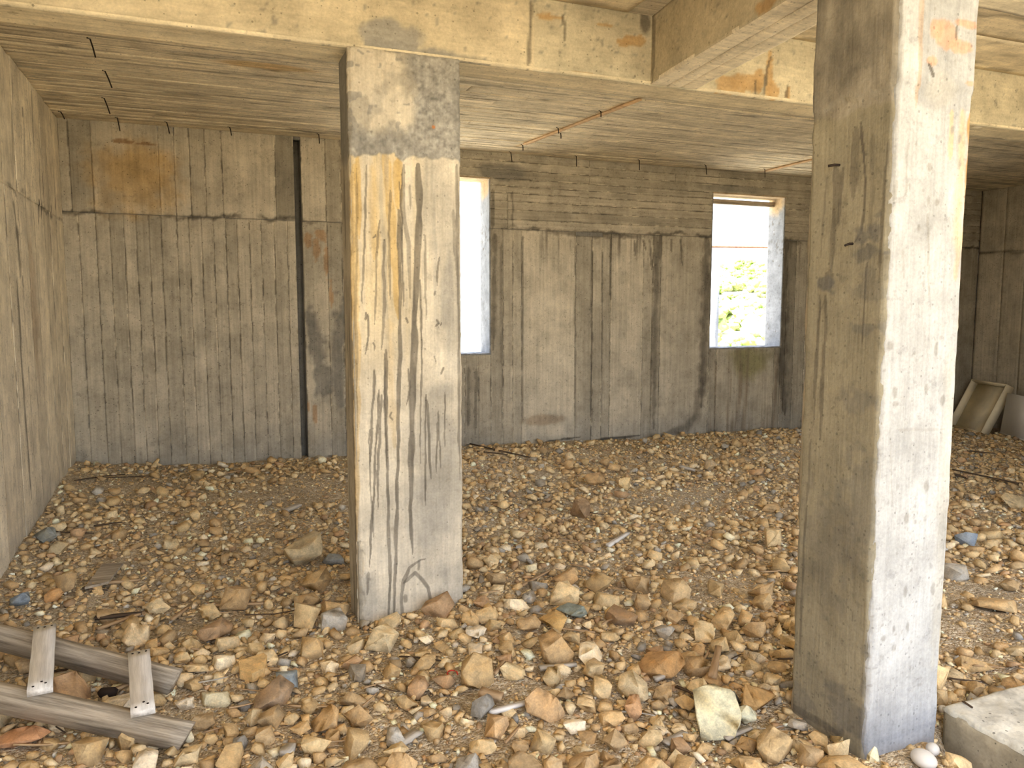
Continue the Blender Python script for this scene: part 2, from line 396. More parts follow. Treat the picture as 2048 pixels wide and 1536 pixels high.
def back_board(x0, x1, z0, z1, k, name='cast_board', tone=None, mat='wallz', res=.0125):
    d = .005 + .006 * rng.random()
    t = tone if tone else .82 + .36 * rng.random()
    return patch(name, (0, YB - d, 0), (1, 0, 0), (0, 0, 1), (0, -1, 0), x0, x1 - .0006, z0, z1 - .0006, res, d + .002, M[mat],
          rough(200 + k, .0022, 7), colour_back(t, 200 + k, *((z0, z1, True) if mat == 'wallx' else (x0, x1))), wall_back)
kk = 0
ed = [PB(x, 700)[0] for x in (146, 171, 205, 232, 260, 284, 309, 333, 364, 388, 412, 436, 460, 482, 506, 530, 555, 581)] + [.764]
ed[0] = XL + .001
for a, b_ in zip(ed[:-1], ed[1:]):
    back_board(a, b_, -.1, JZ, kk, tone=.88 + .2 * rng.random()); kk += 1
ed = [PB(x, 340)[0] for x in (119, 140, 185, 318, 349, 380, 410, 444, 550)] + [.764]; ed[0] = XL + .001
tn = (1.0, .78, 1.1, 1.0, 1.1, .95, 1.05, 1.15, .7)
for a, b_, t in zip(ed[:-1], ed[1:], tn): back_board(a, b_, JZ + .004, ZC + .02, kk, tone=t); kk += 1
for (a, b_, t) in ((.824, 1.03, 1.02), (1.03, 1.16, .8), (1.16, 1.36, .95), (1.36, 1.57, 1.0)):
    back_board(a, b_, -.1, JZ, kk, tone=t); kk += 1
    back_board(a, b_, JZ + .004, ZC + .02, kk, tone=t * 1.1); kk += 1
# under window 1
for a, b_ in ((1.57, 1.85), (1.85, 2.10), (2.10, 2.29), (2.29, 2.43), (2.43, 2.553)):
    back_board(a, b_, -.1, W1[2], kk, tone=.75 + .2 * rng.random()); kk += 1
ed = [2.553] + [PB(x, 660)[0] for x in (1006, 1025, 1043, 1150, 1183, 1203, 1220, 1284, 1303, 1319)] + [W2[0]]
tn = (.78, .88, .92, 1.12, .8, .86, .84, 1.05, .82, .7, .95)
for a, b_, t in zip(ed[:-1], ed[1:], tn): back_board(a, b_, -.1, JZ - (.035 if 1150 < proj((a, YB, 1.5))[0] < 1200 else 0), kk, tone=t); kk += 1
ed = [W2[0]] + [PB(x, 780)[0] for x in (1430, 1545)] + [W2[1]]
for a, b_, t in zip(ed[:-1], ed[1:], (.75, .85, .75)): back_board(a, b_, -.1, W2[2], kk, tone=t); kk += 1
ed = [W2[1], 6.10, 6.22, 6.38, 6.55, 6.8, 7.1, 7.4, 7.75, 8.1, 8.45, 8.8, XR - .012]
for i, (a, b_) in enumerate(zip(ed[:-1], ed[1:])): back_board(a, b_, -.1, JZ, kk, tone=.6 if i < 2 else .85); kk += 1
# horizontal boards above the pour joint, right part
zs = [JZ + .004, 2.33, 2.42, 2.50, 2.575, 2.64, 2.708, 2.79, 2.87, ZC + .02]
for i, (a, b_) in enumerate(zip(zs[:-1], zs[1:])):
    if b_ <= 2.709:
        spans = [(2.553, 2.73), (2.73, W2[0]), (W2[1], 7.6), (7.6, XR - .012)] if a < 2.56 else [(2.553, W2[0]), (W2[1], 7.6), (7.6, XR - .012)]
    else: spans = [(1.57, 3.6 + (i % 2)), (3.6 + (i % 2), 6.4), (6.4, XR - .012)]
    for (s0, s1) in spans: back_board(s0, s1, a, b_, kk, mat='wallx', tone=.76 + .2 * rng.random()); kk += 1

# ---- windows: bare openings with rendered reveals
RV = np.array([.27, .275, .285])
def window(n, w, extra):
    e = empty('window_%d' % n, (w[0], YB, w[2]), kind='structure'); e.location = (0, 0, 0)
    t = .012
    def rc(u, v):
        C = np.tile(RV, (len(u), 1)) * (.9 + .2 * fbm(u * 9, v * 5, 300 + n, 4))[:, None]
        return C
    def jc(u, v):
        C = rc(u, v)
        C = stain_blob(C, u, v, ((YB + Y2) / 2, w[3] - .04), (.12, .13), OCHRE * 1.1, .6, 301 + n, .5, 12, .4)
        z0 = JZ - .06
        al = sstep(.60, .68, fbm(u * 60, v * 30, 303, 3)) * (1 - sstep(.04, .11, np.abs(v - z0))) * .6
        C = C * (1 - al[:, None]) + DARK * al[:, None]
        for k in range(14):
            C = stain_blob(C, u, v, (YB + rng.random() * .24, w[2] + rng.random() * 1.6), (.008, .012), DARK, .8, 310 + k, .5, 60, .2)
        return C
    patch('jamb', (w[1] - .009, 0, 0), (0, 1, 0), (0, 0, 1), (-1, 0, 0), YB - .008, Y2 + .006, w[2], w[3], .012, t, M['mono'], rough(311, .002, 14), jc, e).location = (-t * 0, 0, 0)
    patch('jamb', (w[0] + .009, 0, 0), (0, 1, 0), (0, 0, 1), (1, 0, 0), YB - .008, Y2 + .006, w[2], w[3], .02, t, M['mono'], rough(312, .004, 14), jc, e)
    patch('sill', (0, 0, w[2] + .012), (1, 0, 0), (0, 1, 0), (0, 0, 1), w[0], w[1], YB - .012, Y2 + .01, .015, t, M['mono'], rough(313, .007, 18), rc, e)
    patch('head', (0, 0, w[3] - .009), (1, 0, 0), (0, 1, 0), (0, 0, -1), w[0], w[1], YB - .012, Y2 + .006, .02, t, M['mono'], rough(314, .003, 12),
          lambda u, v: np.tile(OCHRE * .6 + RV * .45, (len(u), 1)), e)
    return e
window(1, W1, 0); win2 = window(2, W2, 1)
# timber formwork rail left under the head of window 2
def bar_mesh(p, q, w, h, seg=6, bend=0, taper=1.0, seed=0, jag=.0):
    """a plank/stick as a tapered prism from p to q in local coordinates along +X; returns mesh arrays and matrix"""
    p = Vector(p); q = Vector(q); L = (q - p).length; r = np.random.default_rng(seed)
    V, F = [], []
    for i in range(seg + 1):
        t = i / seg; k = 1 - (1 - taper) * t; s = 1 + (r.random() - .5) * jag
        x = L * t + ((r.random() - .5) * jag * .4 * L / seg if 0 < i < seg else 0); b_ = bend * math.sin(math.pi * t) * L
        for (a, c) in ((-1, -1), (1, -1), (1, 1), (-1, 1)):
            V.append((x + (r.random() - .5) * jag * .02, a * w / 2 * k * s + b_, c * h / 2 * k * (1 + (r.random() - .5) * jag * .5)))
    for i in range(seg):
        o = i * 4
        for j in range(4): F.append((o + j, o + (j + 1) % 4, o + 4 + (j + 1) % 4, o + 4 + j))
    F.append((3, 2, 1, 0)); o = seg * 4; F.append((o, o + 1, o + 2, o + 3))
    d = (q - p).normalized(); up = Vector((0, 0, 1)) if abs(d.z) < .9 else Vector((0, 1, 0))
    y = up.cross(d).normalized(); z = d.cross(y)
    mt = Matrix((d, y, z)).transposed().to_4x4(); mt.translation = p
    return np.array(V), np.array(F), mt
def bar(name, p, q, w, h, mat, parent=None, seg=6, bend=0, taper=1.0, seed=0, jag=.15, **k):
    V, F, mt = bar_mesh(p, q, w, h, seg, bend, taper, seed, jag)
    o = link(name, new_mesh(name, V, F), mat, parent, **k); o.matrix_world = mt
    if parent is not None: o.matrix_parent_inverse = parent.matrix_world.inverted()
    return o
bar('head_rail', (W2[0] + .004, Y2 - .06, 2.645), (W2[1] - .004, Y2 - .06, 2.645), .05, .05, M['oldwood'], win2, jag=.05)

# ---- left wall
wall_left = boxes('wall_left', [(XL - .3, XL, -.8, Y2, -.6, ZC + .2)], GREY * .8, M['wallz'], kind='structure')  # unseen stretch past the outer beam added to block light from the left
def PL(px, py): p = at(px, py, 0, XL); return (p[1], p[2])
def stains_left(C, u, v):
    foot = (1 - sstep(.12, .42, v + (fbm(u * 4, v * 4, 151, 4) - .5) * .4)) * .45
    C = C * (1 - foot[:, None]) + np.array([.27, .26, .24]) * foot[:, None]
    d = np.abs(v - 2.17 - (fbm(u * 6, v * 0, 152, 4) - .5) * .08)
    al = .7 * (1 - sstep(.004, .02, d)) * sstep(.35, .6, fbm(u * 5, v * 0 + 2, 153, 4))
    C = C * (1 - al[:, None]) + DARK * al[:, None]
    for k, (pts, w, a) in enumerate((([(22, 400), (32, 480), (38, 560)], .05, .9), ([(30, 560), (38, 700), (50, 880), (60, 1000)], .02, .8),
        ([(75, 400), (76, 450)], .02, .95), ([(80, 405), (81, 440)], .015, .95), ([(108, 395), (109, 420)], .02, .9), ([(100, 410), (100, 440)], .02, .8),
        ([(44, 220), (48, 400)], .03, .5), ([(20, 150), (24, 380)], .03, .5), ([(60, 180), (64, 300)], .02, .5), ([(41, 215), (43, 235)], .02, .8), ([(75, 320), (78, 400)], .02, .5))):
        C = stain_poly(C, u, v, [PL(*p) for p in pts], w, DARK * .8, a, 160 + k, False)
    for k, pts in enumerate(([(146, 936), (118, 985)], [(118, 985), (100, 1010)])):
        C = stain_poly(C, u, v, [PL(*p) for p in pts], .02, DARK * .4, .9, 180 + k, False)
    C = stain_blob(C, u, v, PL(66, 620), (.10, .45), BROWN * .9, .35, 185, .7, 18, .3)
    return C
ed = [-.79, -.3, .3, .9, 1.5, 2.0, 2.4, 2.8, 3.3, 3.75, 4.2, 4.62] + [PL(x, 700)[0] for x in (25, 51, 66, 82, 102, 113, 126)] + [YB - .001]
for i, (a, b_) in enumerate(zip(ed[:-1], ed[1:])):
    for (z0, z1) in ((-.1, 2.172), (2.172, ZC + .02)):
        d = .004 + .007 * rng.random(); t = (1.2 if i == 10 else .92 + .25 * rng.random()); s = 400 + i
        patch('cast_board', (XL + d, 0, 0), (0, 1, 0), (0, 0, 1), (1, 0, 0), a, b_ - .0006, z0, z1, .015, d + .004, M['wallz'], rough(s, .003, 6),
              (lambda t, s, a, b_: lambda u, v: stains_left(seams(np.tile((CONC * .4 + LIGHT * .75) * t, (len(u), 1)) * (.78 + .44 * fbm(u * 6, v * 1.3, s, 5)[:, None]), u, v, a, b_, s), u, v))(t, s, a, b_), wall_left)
# ---- right wall
wall_right = boxes('wall_right', [(XR, XR + .3, -.8, Y2, -.6, ZC + .2)], GREY * .8, M['wallz'], kind='structure')  # also run out unseen past the outer beam, to hold back side light
ed = [-.79, .0, .8, 1.6, 2.4, 3.0, 3.6, 4.2, 4.8, 5.3, 5.62, 6.0, 6.35, 6.62, YB - .012]
for i, (a, b_) in enumerate(zip(ed[:-1], ed[1:])):
    for (z0, z1) in ((-.1, 2.172), (2.172, ZC + .02)):
        d = .004 + .012 * rng.random(); t = .75 + .25 * rng.random(); s = 450 + i
        def cf(u, v, t=t, s=s):
            C = np.tile(CONC * t, (len(u), 1)) * (.78 + .44 * fbm(u * 6, v * 1.3, s, 5)[:, None])
            al = .7 * (1 - sstep(.004, .025, np.abs(v - 2.17 - (fbm(u * 6, v * 0, 152, 4) - .5) * .06)))
            return C * (1 - al[:, None]) + DARK * al[:, None]
        patch('cast_board', (XR - d, 0, 0), (0, 1, 0), (0, 0, 1), (-1, 0, 0), a, b_ - .0006, z0, z1, .03, d + .004, M['wallz'], rough(s, .003, 6), cf, wall_right)

# ---- unseen wall added to keep daylight out of the far right bay
added_shade_wall = boxes('added_shade_wall', [(5.3, XR, YG0 + .05, YG1 - .05, -.6, ZB + .02)], CONC * .8, M['wallz'], kind='structure')
# ---- ceiling slab with the imprint of the soffit boards
ceiling = boxes('ceiling', [(XL - .3, XR + .3, -.8, Y2, ZC + .012, ZC + .22)], CONC, M['ceil'], kind='structure')  # unseen overhang past the outer beam added to cut off steep skylight
def soffit_colour(t, s):
    def f(u, v):
        C = np.tile(np.array([.80, .69, .50]) * t, (len(u), 1)) * (.84 + .32 * fbm(u * 1.5, v * 7, s, 5)[:, None])
        al = sstep(.62, .72, fbm(u * 2.2, v * 60, s + 3, 4)) * .6
        C = C * (1 - al[:, None]) + DARK * 1.2 * al[:, None]
        C = stain_blob(C, u, v, (.42, 5.02), (.30, .06), OCHRE * 1.05, .8, 501, .4, 8, .3)
        C = stain_poly(C, u, v, [(2.69, 6.62), (2.70, 6.3), (2.83, 5.2), (2.87, 4.75), (2.95, 3.9)], .045, OCHRE * 1.1, .6, 502, False)
        C = stain_poly(C, u, v, [(5.60, 6.85), (5.59, 6.1), (5.55, 5.0)], .10, OCHRE * 1.1, .5, 503, False)
        return C
    return f
y = YF1; i = 0
while y < YB - .02:
    w = .085 + .05 * rng.random(); y1 = min(YB - .003, y + w)
    if YB - y1 < .05: y1 = YB - .003
    cuts = [XL + .003, rng.uniform(1.2, 2.2), rng.uniform(3.4, 5.2), XR - .003] if i % 2 else [XL + .003, rng.uniform(2.6, 3.4), rng.uniform(5.4, 6.6), XR - .003]
    for a, b_ in zip(cuts[:-1], cuts[1:]):
        d = .006 + .006 * rng.random(); t = .88 + .2 * rng.random()
        patch('soffit_board', (0, 0, ZC + .013 - d), (1, 0, 0), (0, 1, 0), (0, 0, -1), a, b_ - .001, y, y1 - .0065, .02, d + .004, M['ceil'],
              rough(520 + i, .0015, 10), soffit_colour(t, 520 + i), ceiling, jag=.0015)
    y = y1; i += 1
for (a, b_) in ((-.79, .4), (.4, 1.2), (1.2, YG0), (YG1, 2.6), (2.6, 3.05), (3.05, YF0)):
    for (s0, s1) in ((XL, 2.0), (2.4, 5.5), (5.5, XR)):
        patch('soffit_board', (0, 0, ZC + .008), (1, 0, 0), (0, 1, 0), (0, 0, -1), s0, s1 - .003, a, b_ - .003, .04, .008, M['beam'], rough(560, .003, 6), soffit_colour(1.0, 560), ceiling)
# timber laths left in the soffit
bar('timber_lath', (2.70, 6.45, ZC - .004), (2.87, 4.79, ZC - .004), .035, .012, M['lath'], ceiling, jag=.3)
bar('timber_lath', (5.605, 6.75, ZC - .004), (5.59, 6.0, ZC - .004), .05, .012, M['lath'], ceiling, jag=.3)
# nails hanging out of the soffit
def tube(pts, r, n=6):
    pts = [Vector(p) for p in pts]; V, F = [], []
    for i, p in enumerate(pts):
        d = (pts[min(i + 1, len(pts) - 1)] - pts[max(i - 1, 0)]).normalized()
        a = d.orthogonal().normalized(); b_ = d.cross(a); rr = r[i] if isinstance(r, (list, tuple)) else r
        for j in range(n):
            th = 2 * math.pi * j / n; V.append(p + (a * math.cos(th) + b_ * math.sin(th)) * rr)
    for i in range(len(pts) - 1):
        for j in range(n): F.append((i * n + j, i * n + (j + 1) % n, (i + 1) * n + (j + 1) % n, (i + 1) * n + j))
    c0 = len(V); V.append(pts[0]); V.append(pts[-1]); o = (len(pts) - 1) * n
    for j in range(n): F.append((c0, (j + 1) % n, j, j)); F.append((c0 + 1, o + j, o + (j + 1) % n, o + (j + 1) % n))
    return V, F
def mk_poly(name, V, F, mat, parent=None, smooth=True, **k):
    me = bpy.data.meshes.new(name); me.from_pydata([tuple(v) for v in V], [], [tuple(dict.fromkeys(f)) for f in F]); me.update()
    if smooth: me.polygons.foreach_set('use_smooth', np.ones(len(me.polygons), bool))
    return link(name, me, mat, parent, **k)
for (x0, y0, x1, y1_) in ((181, 77, 191, 115), (211, 142, 224, 176), (209, 196, 220, 228), (122, 223, 129, 238), (235, 235, 240, 262), (334, 244, 339, 267), (460, 254, 463, 271),
        (638, 268, 639, 287), (1022, 304, 1024, 324), (1153, 312, 1153, 333), (1279, 320, 1279, 340), (1412, 330, 1413, 349), (1530, 338, 1530, 355),
        (1202, 222, 1202, 234), (1117, 256, 1117, 267), (1122, 266, 1122, 277), (1046, 290, 1046, 301)):
    p = at(x0, y0, 2, ZC); q = at(x1, y1_, 1, p[1] - .01)
    mid = (p + q) / 2
    V, F = tube([p + [-.018, 0, .002], p + [-.002, 0, -.003], mid, q], .0042)
    mk_poly('nail', V, F, M['nail'], ceiling)

# ---- inner beam (full width) with its own front skin, and cross beam, outer beam
def PF(px, py): p = at(px, py, 1, YF0); return (p[0], p[2])
BEAMC = np.array([.62, .53, .37])
def beam_front(u, v):
    C = np.tile(BEAMC, (len(u), 1)) * (.90 + .2 * fbm(u * 3, v * 9, 600, 5)[:, None])
    C[:] = np.where((u > 1.50)[:, None], C * np.array([.97, 1.0, 1.03]) * .97, C)
    sp = sstep(.77, .84, fbm(u * 44, v * 44, 601, 2)) * .6
    C = C * (1 - sp[:, None]) + GREY * .7 * sp[:, None]
    # mortar smear over the column head
    C = stain_blob(C, u, v, PF(785, 75), (.13, .075), GREY * 1.15, .95, 602, .5, 16, .2)
    C = stain_box(C, u, v, *[PF(x, 100)[0] for x in (728, 835)], 2.60, PF(760, 78)[1], GREY * 1.0, .95, 603, .015, 20)
    C = stain_blob(C, u, v, PF(880, 115), (.14, .035), GREY, .9, 604, .6, 20, .3)
    C = stain_poly(C, u, v, [PF(925, 118), PF(960, 122), PF(985, 132)], .03, GREY * .6, .8, 605, False)
    # bare timber scraps still stuck to the face
    for k, (px, py, rx, rz) in enumerate(((1098, 32, .07, .014), (1270, 80, .075, .028), (1250, 84, .05, .02), (1210, 48, .04, .008), (1115, 152, .09, .006), (1165, 146, .05, .006),
            (1540, 150, .028, .14), (1548, 180, .035, .05), (1495, 165, .10, .045), (1460, 172, .10, .05), (1520, 160, .03, .06), (1578, 190, .02, .04))):
        C = stain_blob(C, u, v, PF(px, py), (rx, rz), OCHRE * .55 + BROWN * .45, .9, 610 + k, .55, 26, .12)
    for k, pts in enumerate(([(1128, 30), (1132, 60), (1130, 85)], [(1064, 0), (1062, 70), (1057, 140)], [(1528, 190), (1538, 130), (1545, 112)], [(1512, 195), (1512, 160)], [(1574, 195), (1578, 170)])):
        C = stain_poly(C, u, v, [PF(*p) for p in pts], .010, DARK * .8, .8, 630 + k, False)
    C = stain_blob(C, u, v, PF(1294, 40), (.03, .05), DARK, .8, 640, .6, 20, .3)
    return C
beam = boxes('concrete_beam', [(XL, XR, YF0 + .025, YF1, ZB + .003, ZC + .02)], BEAMC, M['wallx'], label='long beige concrete beam spanning the room over the streaked column', cat='beam')
patch('front_face', (0, YF0 + .008, 0), (1, 0, 0), (0, 0, 1), (0, -1, 0), XL + .002, XR - .002, ZB - .002, ZC + .02, .012, .02, M['beam'], rough(650, .004, 7), beam_front, beam)
patch('underside', (0, 0, ZB), (1, 0, 0), (0, 1, 0), (0, 0, -1), XL + .002, XR - .002, YF0, YF1, .02, .012, M['wallx'], rough(651, .005, 7),
      lambda u, v: np.tile(BEAMC * 1.2, (len(u), 1)) * (.88 + .24 * fbm(u * 2, v * 30, 652, 4)[:, None]), beam)  # underside colour lifted to paint in light bounced off the ground
# cross beam, 6 degrees off square, from the inner beam out to the white column
th = math.radians(5.8); cb_o = np.array([2.14, YF0, 0]); cdir = np.array([-math.sin(th), -math.cos(th), 0]); cnx = np.array([math.cos(th), -math.sin(th), 0]); cw = .262; cl = 1.33
cross = empty('cross_beam', label='concrete cross beam with torn timber scraps meeting the long beam', cat='beam')
def cb_col(u, v):
    C = np.tile(BEAMC * .86, (len(u), 1)) * (.88 + .24 * fbm(u * 4, v * 7, 660, 5)[:, None])
    sp = sstep(.80, .86, fbm(u * 40, v * 40, 661, 2)) * .5; C = C * (1 - sp[:, None]) + GREY * .7 * sp[:, None]
    def pc(px, py):
        d = RM @ np.array([px - CX, -(py - CY), -FPX]); t = ((cb_o - EYE) @ cnx) / (d @ cnx); p = EYE + t * d; return ((p - cb_o) @ cdir, p[2])
    for k, (px, py, rx, rz) in enumerate(((1555, 36, .13, .018), (1520, 50, .07, .016), (1575, 28, .08, .015), (1535, 8, .07, .03), (1480, 92, .07, .016))):
        C = stain_blob(C, u, v, pc(px, py), (rx, rz), OCHRE * .5 + BROWN * .5, .9, 662 + k, .55, 24, .12)
    C = stain_poly(C, u, v, [(.012, ZC), (.016, ZB)], .02, DARK, .7, 670, False)
    return C
patch('side_face', cb_o, cdir, (0, 0, 1), -cnx, -.02, cl, ZB, ZC + .01, .012, cw * .5, M['beam'], rough(671, .003, 8), cb_col, cross)
patch('side_face', cb_o + cnx * cw, cdir, (0, 0, 1), cnx, -.02, cl, ZB, ZC + .01, .03, cw * .49, M['beam'], rough(672, .003, 8), cb_col, cross)
for i, (a, b_, d) in enumerate(((0, .095, .0), (.097, .165, .004), (.167, cw, .002))):
    patch('soffit_board', cb_o + np.array([0, 0, ZB - .004 - d]), cdir, cnx, (0, 0, -1), -.015, cl, a, b_, .015, .02, M['wallx'], rough(673 + i, .002, 9),
          lambda u, v: np.tile(LIGHT * 1.3, (len(u), 1)) * (.85 + .3 * fbm(u * 3, v * 40, 674, 4)[:, None]), cross, jag=.003)  # soffit painted lighter than the sides, for bounce light from below
# outer beam
ob = boxes('concrete_beam', [(XL, XR, YG0, YG1 - .008, ZB + .01, ZC + .02)], BEAMC, M['wallx'], label='outer concrete beam running out from the white column', cat='beam')
patch('underside', (0, 0, ZB), (1, 0, 0), (0, 1, 0), (0, 0, -1), XL + .002, XR - .002, YG0, YG1 + .005, .02, .01, M['wallx'], rough(680, .006, 12),
      lambda u, v: np.tile(LIGHT, (len(u), 1)) * (.88 + .24 * fbm(u * 2, v * 20, 681, 4)[:, None]), ob)

# ================================================================== COLUMNS
def colbump(seed, a=.004):
    return lambda u, v: (fbm(u * 6, v * 3, seed, 4) - .5) * 2 * a
# ---- streaked inner column
X0, X1 = .617, 1.130
c1 = boxes('concrete_column', [(X0 + .02, X1 - .02, YF0 + .02, YF1 - .02, -.4, ZB)], CONC, M['colz'],
           label='square concrete column streaked with dark drips under the long beam', cat='column')
def c1_zp(u): return 2.163 + .012 * (u < .82) + (fbm(u * 14, u * 0, 700, 4) - .5) * .07
def c1_h(u, v):
    h = (fbm(u * 6, v * 3, 701, 4) - .5) * .008
    p = sstep(-.006, .012, v - c1_zp(u)); h = h + p * (.008 + (fbm(u * 30, v * 30, 702, 4) - .5) * .012)
    e = np.minimum(u - X0, X1 - u); h = h - .010 * (1 - sstep(0, .018, e)) * (.4 + 1.0 * fbm(v * 16, u * 2, 703, 4))
    ch = (1 - sstep(0, .035, u - X0 + (fbm(v * 20, u * 20, 704, 3) - .5) * .05)) * (v < .42)
    return h - ch * .018
def c1_col(u, v):
    C = np.tile(CONC * 1.18, (len(u), 1)) * (.84 + .32 * fbm(u * 5, v * 2, 705, 5)[:, None])
    # yellow water stain, upper left of the face
    w = np.clip(sstep(.95, 1.75, v) * (1 - sstep(.85, .98, u)), 0, 1) * sstep(.3, .6, fbm(u * 16, v * 1.0, 706, 4)) * .6
    C = C * (1 - w[:, None]) + OCHRE * np.array([1.1, 1.25, 1.5]) * w[:, None]
    for k, (pts, wd, a) in enumerate(([[(708, 330), (712, 700), (712, 1100)], .02, .6], [[(770, 310), (788, 500), (795, 640)], .022, .75], [[(797, 320), (795, 420)], .02, .85], [[(716, 310), (718, 480)], .014, .8], [[(745, 330), (748, 520)], .03, .5], [[(775, 640), (790, 900)], .03, .35])):
        C = stain_poly(C, u, v, [PF(*p) for p in pts], wd, OCHRE * np.array([.95, .95, .8]), a, 710 + k, False)
    # grey clouds on the right and lower half
    for k, (px, py, rx, rz, a) in enumerate(((880, 1010, .13, .30, .55), (860, 860, .12, .18, .45), (905, 600, .05, .5, .45), (870, 420, .10, .16, .3), (800, 1060, .2, .2, .3), (730, 1190, .05, .12, .4), (900, 1180, .06, .15, .35))):
        C = stain_blob(C, u, v, PF(px, py), (rx, rz), GREY * 1.05, a, 720 + k, .8, 9, .5)
    gz = sstep(.55, .72, fbm(u * 26, v * 1.3, 728, 4)) * sstep(.7, 1.9, v) * .5
    C = C * (1 - gz[:, None]) + GREY * 1.15 * gz[:, None]
    # dark runs
    D = DARK * .9
    for k, (pts, wd, a) in enumerate((
        ([(838, 330), (836, 480), (830, 640), (826, 790), (823, 900), (822, 1010), (824, 1110)], .022, .9),
        ([(797, 420), (802, 560), (800, 690), (797, 850), (794, 1000), (789, 1160), (786, 1255)], .013, .85),
        ([(772, 700), (772, 850), (775, 1000), (780, 1140), (776, 1260)], .011, .85),
        ([(760, 780), (752, 880), (748, 970), (741, 1090), (738, 1135)], .008, .85), ([(764, 790), (757, 900), (755, 1020)], .008, .8),
        ([(749, 740), (743, 860), (740, 935)], .008, .8), ([(769, 480), (768, 640), (764, 700)], .010, .7), ([(734, 330), (728, 470), (724, 610)], .009, .75), ([(757, 440), (752, 560), (750, 650)], .008, .7),
        ([(842, 560), (842, 760), (840, 930)], .007, .8), ([(852, 790), (851, 900), (852, 1015)], .007, .85), ([(853, 800), (858, 880), (862, 960)], .009, .8), ([(850, 470), (852, 640)], .008, .6),
        ([(808, 330), (806, 400), (815, 480), (820, 600)], .012, .6), ([(780, 380), (778, 470), (782, 600)], .009, .7), ([(820, 370), (822, 420)], .006, .7),
        ([(914, 330), (916, 500), (918, 680), (919, 960)], .012, .7), ([(906, 420), (914, 560)], .010, .5), ([(713, 340), (712, 560), (715, 860)], .008, .5),
        ([(738, 1145), (736, 1190)], .010, .6), ([(805, 1235), (803, 1190), (806, 1160), (818, 1135), (840, 1120), (852, 1118)], .014, .75), ([(808, 1165), (830, 1145), (845, 1160), (857, 1175), (863, 1230)], .011, .75),
        ([(810, 1190), (813, 1205)], .016, .6), ([(836, 1140), (838, 1120)], .012, .6), ([(864, 1230), (864, 1265)], .006, .8))):
        C = stain_poly(C, u, v, [PF(*p) for p in pts], wd * .78, D, a, 740 + k, False)
    rr = np.random.default_rng(77)
    for k in range(20):                      # fine extra runs and short dashes
        x0 = rr.uniform(X0 + .03, X1 - .03); z0 = rr.uniform(.9, 2.12); L0 = rr.uniform(.10, .6) if k % 2 else rr.uniform(.015, .04)
        C = stain_poly(C, u, v, [(x0, z0), (x0 + rr.uniform(-.01, .01), z0 - L0 / 2), (x0 + rr.uniform(-.015, .015), z0 - L0)], rr.uniform(.0035, .006), D * 1.1, .8, 900 + k, False)
    # old ground line
    for k, (pts, wd, a) in enumerate((([(720, 1252), (790, 1246), (850, 1234), (925, 1218)], .013, .8), ([(800, 1245), (870, 1236), (925, 1230)], .008, .5))):
        C = stain_poly(C, u, v, [PF(*p) for p in pts], wd, DARK * .9, a, 775 + k, False)
    # mortar coat at the head
    p = sstep(-.006, .006, v - c1_zp(u))
    lf = sstep(-.03, .03, (.895 + .06 * (fbm(u * 9, v * 9, 780, 4) - .5)) - u) * sstep(2.24, 2.30, v + (fbm(u * 10, v * 10, 781, 4) - .5) * .12)
    mc = GREY * 1.12 * (.45 + 1.1 * fbm(u * 60, v * 60, 782, 4)[:, None]); ml = CONC * 1.08 * (.85 + .3 * fbm(u * 20, v * 20, 783, 4)[:, None])
    bl = sstep(.64, .69, fbm(u * 24, v * 24, 784, 3))[:, None] * .7; ml = ml * (1 - bl) + GREY * .9 * bl
    mm = mc * (1 - lf[:, None]) + ml * lf[:, None]
    dk = (sstep(.55, .7, fbm(u * 8, v * 8, 785, 4)) * .45)[:, None]; mm = mm * (1 - dk) + GREY * .6 * dk
    C = C * (1 - p[:, None]) + mm * p[:, None]
    C = stain_blob(C, u, v, PF(866, 254), (.008, .008), np.array([.5, .2, .07]), .9, 786, .5, 40, .2)
    chip = (1 - sstep(.012, .03, u - X0 + (fbm(v * 20, u * 20, 704, 3) - .5) * .05)) * (v < .42)
    return C * (1 - .7 * chip[:, None]) + LIGHT * 1.05 * .7 * chip[:, None]
patch('front_face', (0, YF0, 0), (1, 0, 0), (0, 0, 1), (0, -1, 0), X0, X1, -.15, ZB, .0032, .03, M['colz'], c1_h, c1_col, c1, jag=.003)
def c1_side(u, v):
    C = np.tile(CONC * .85, (len(u), 1)) * (.8 + .4 * fbm(u * 14, v * 2, 790, 5)[:, None])
    p = sstep(2.12, 2.20, v + (fbm(u * 10, v * 5, 791, 3) - .5) * .1)[:, None]; C = C * (1 - p) + GREY * .9 * p
    al = sstep(.55, .72, fbm(u * 45, v * 1.5, 792, 3)) * .7; return C * (1 - al[:, None]) + DARK * al[:, None]
patch('left_face', (X0 + .004, 0, 0), (0, 1, 0), (0, 0, 1), (-1, 0, 0), YF0 + .004, YF1, -.15, ZB, .01, .02, M['colz'], colbump(793, .004), c1_side, c1, jag=.003)
patch('right_face', (X1 - .004, 0, 0), (0, 1, 0), (0, 0, 1), (1, 0, 0), YF0 + .004, YF1, -.15, ZB, .015, .02, M['colz'], colbump(794, .004), c1_side, c1, jag=.003)
patch('back_face', (0, YF1 - .004, 0), (1, 0, 0), (0, 0, 1), (0, 1, 0), X0 + .006, X1 - .006, -.15, ZB, .02, .02, M['colz'], colbump(795, .004), c1_side, c1)

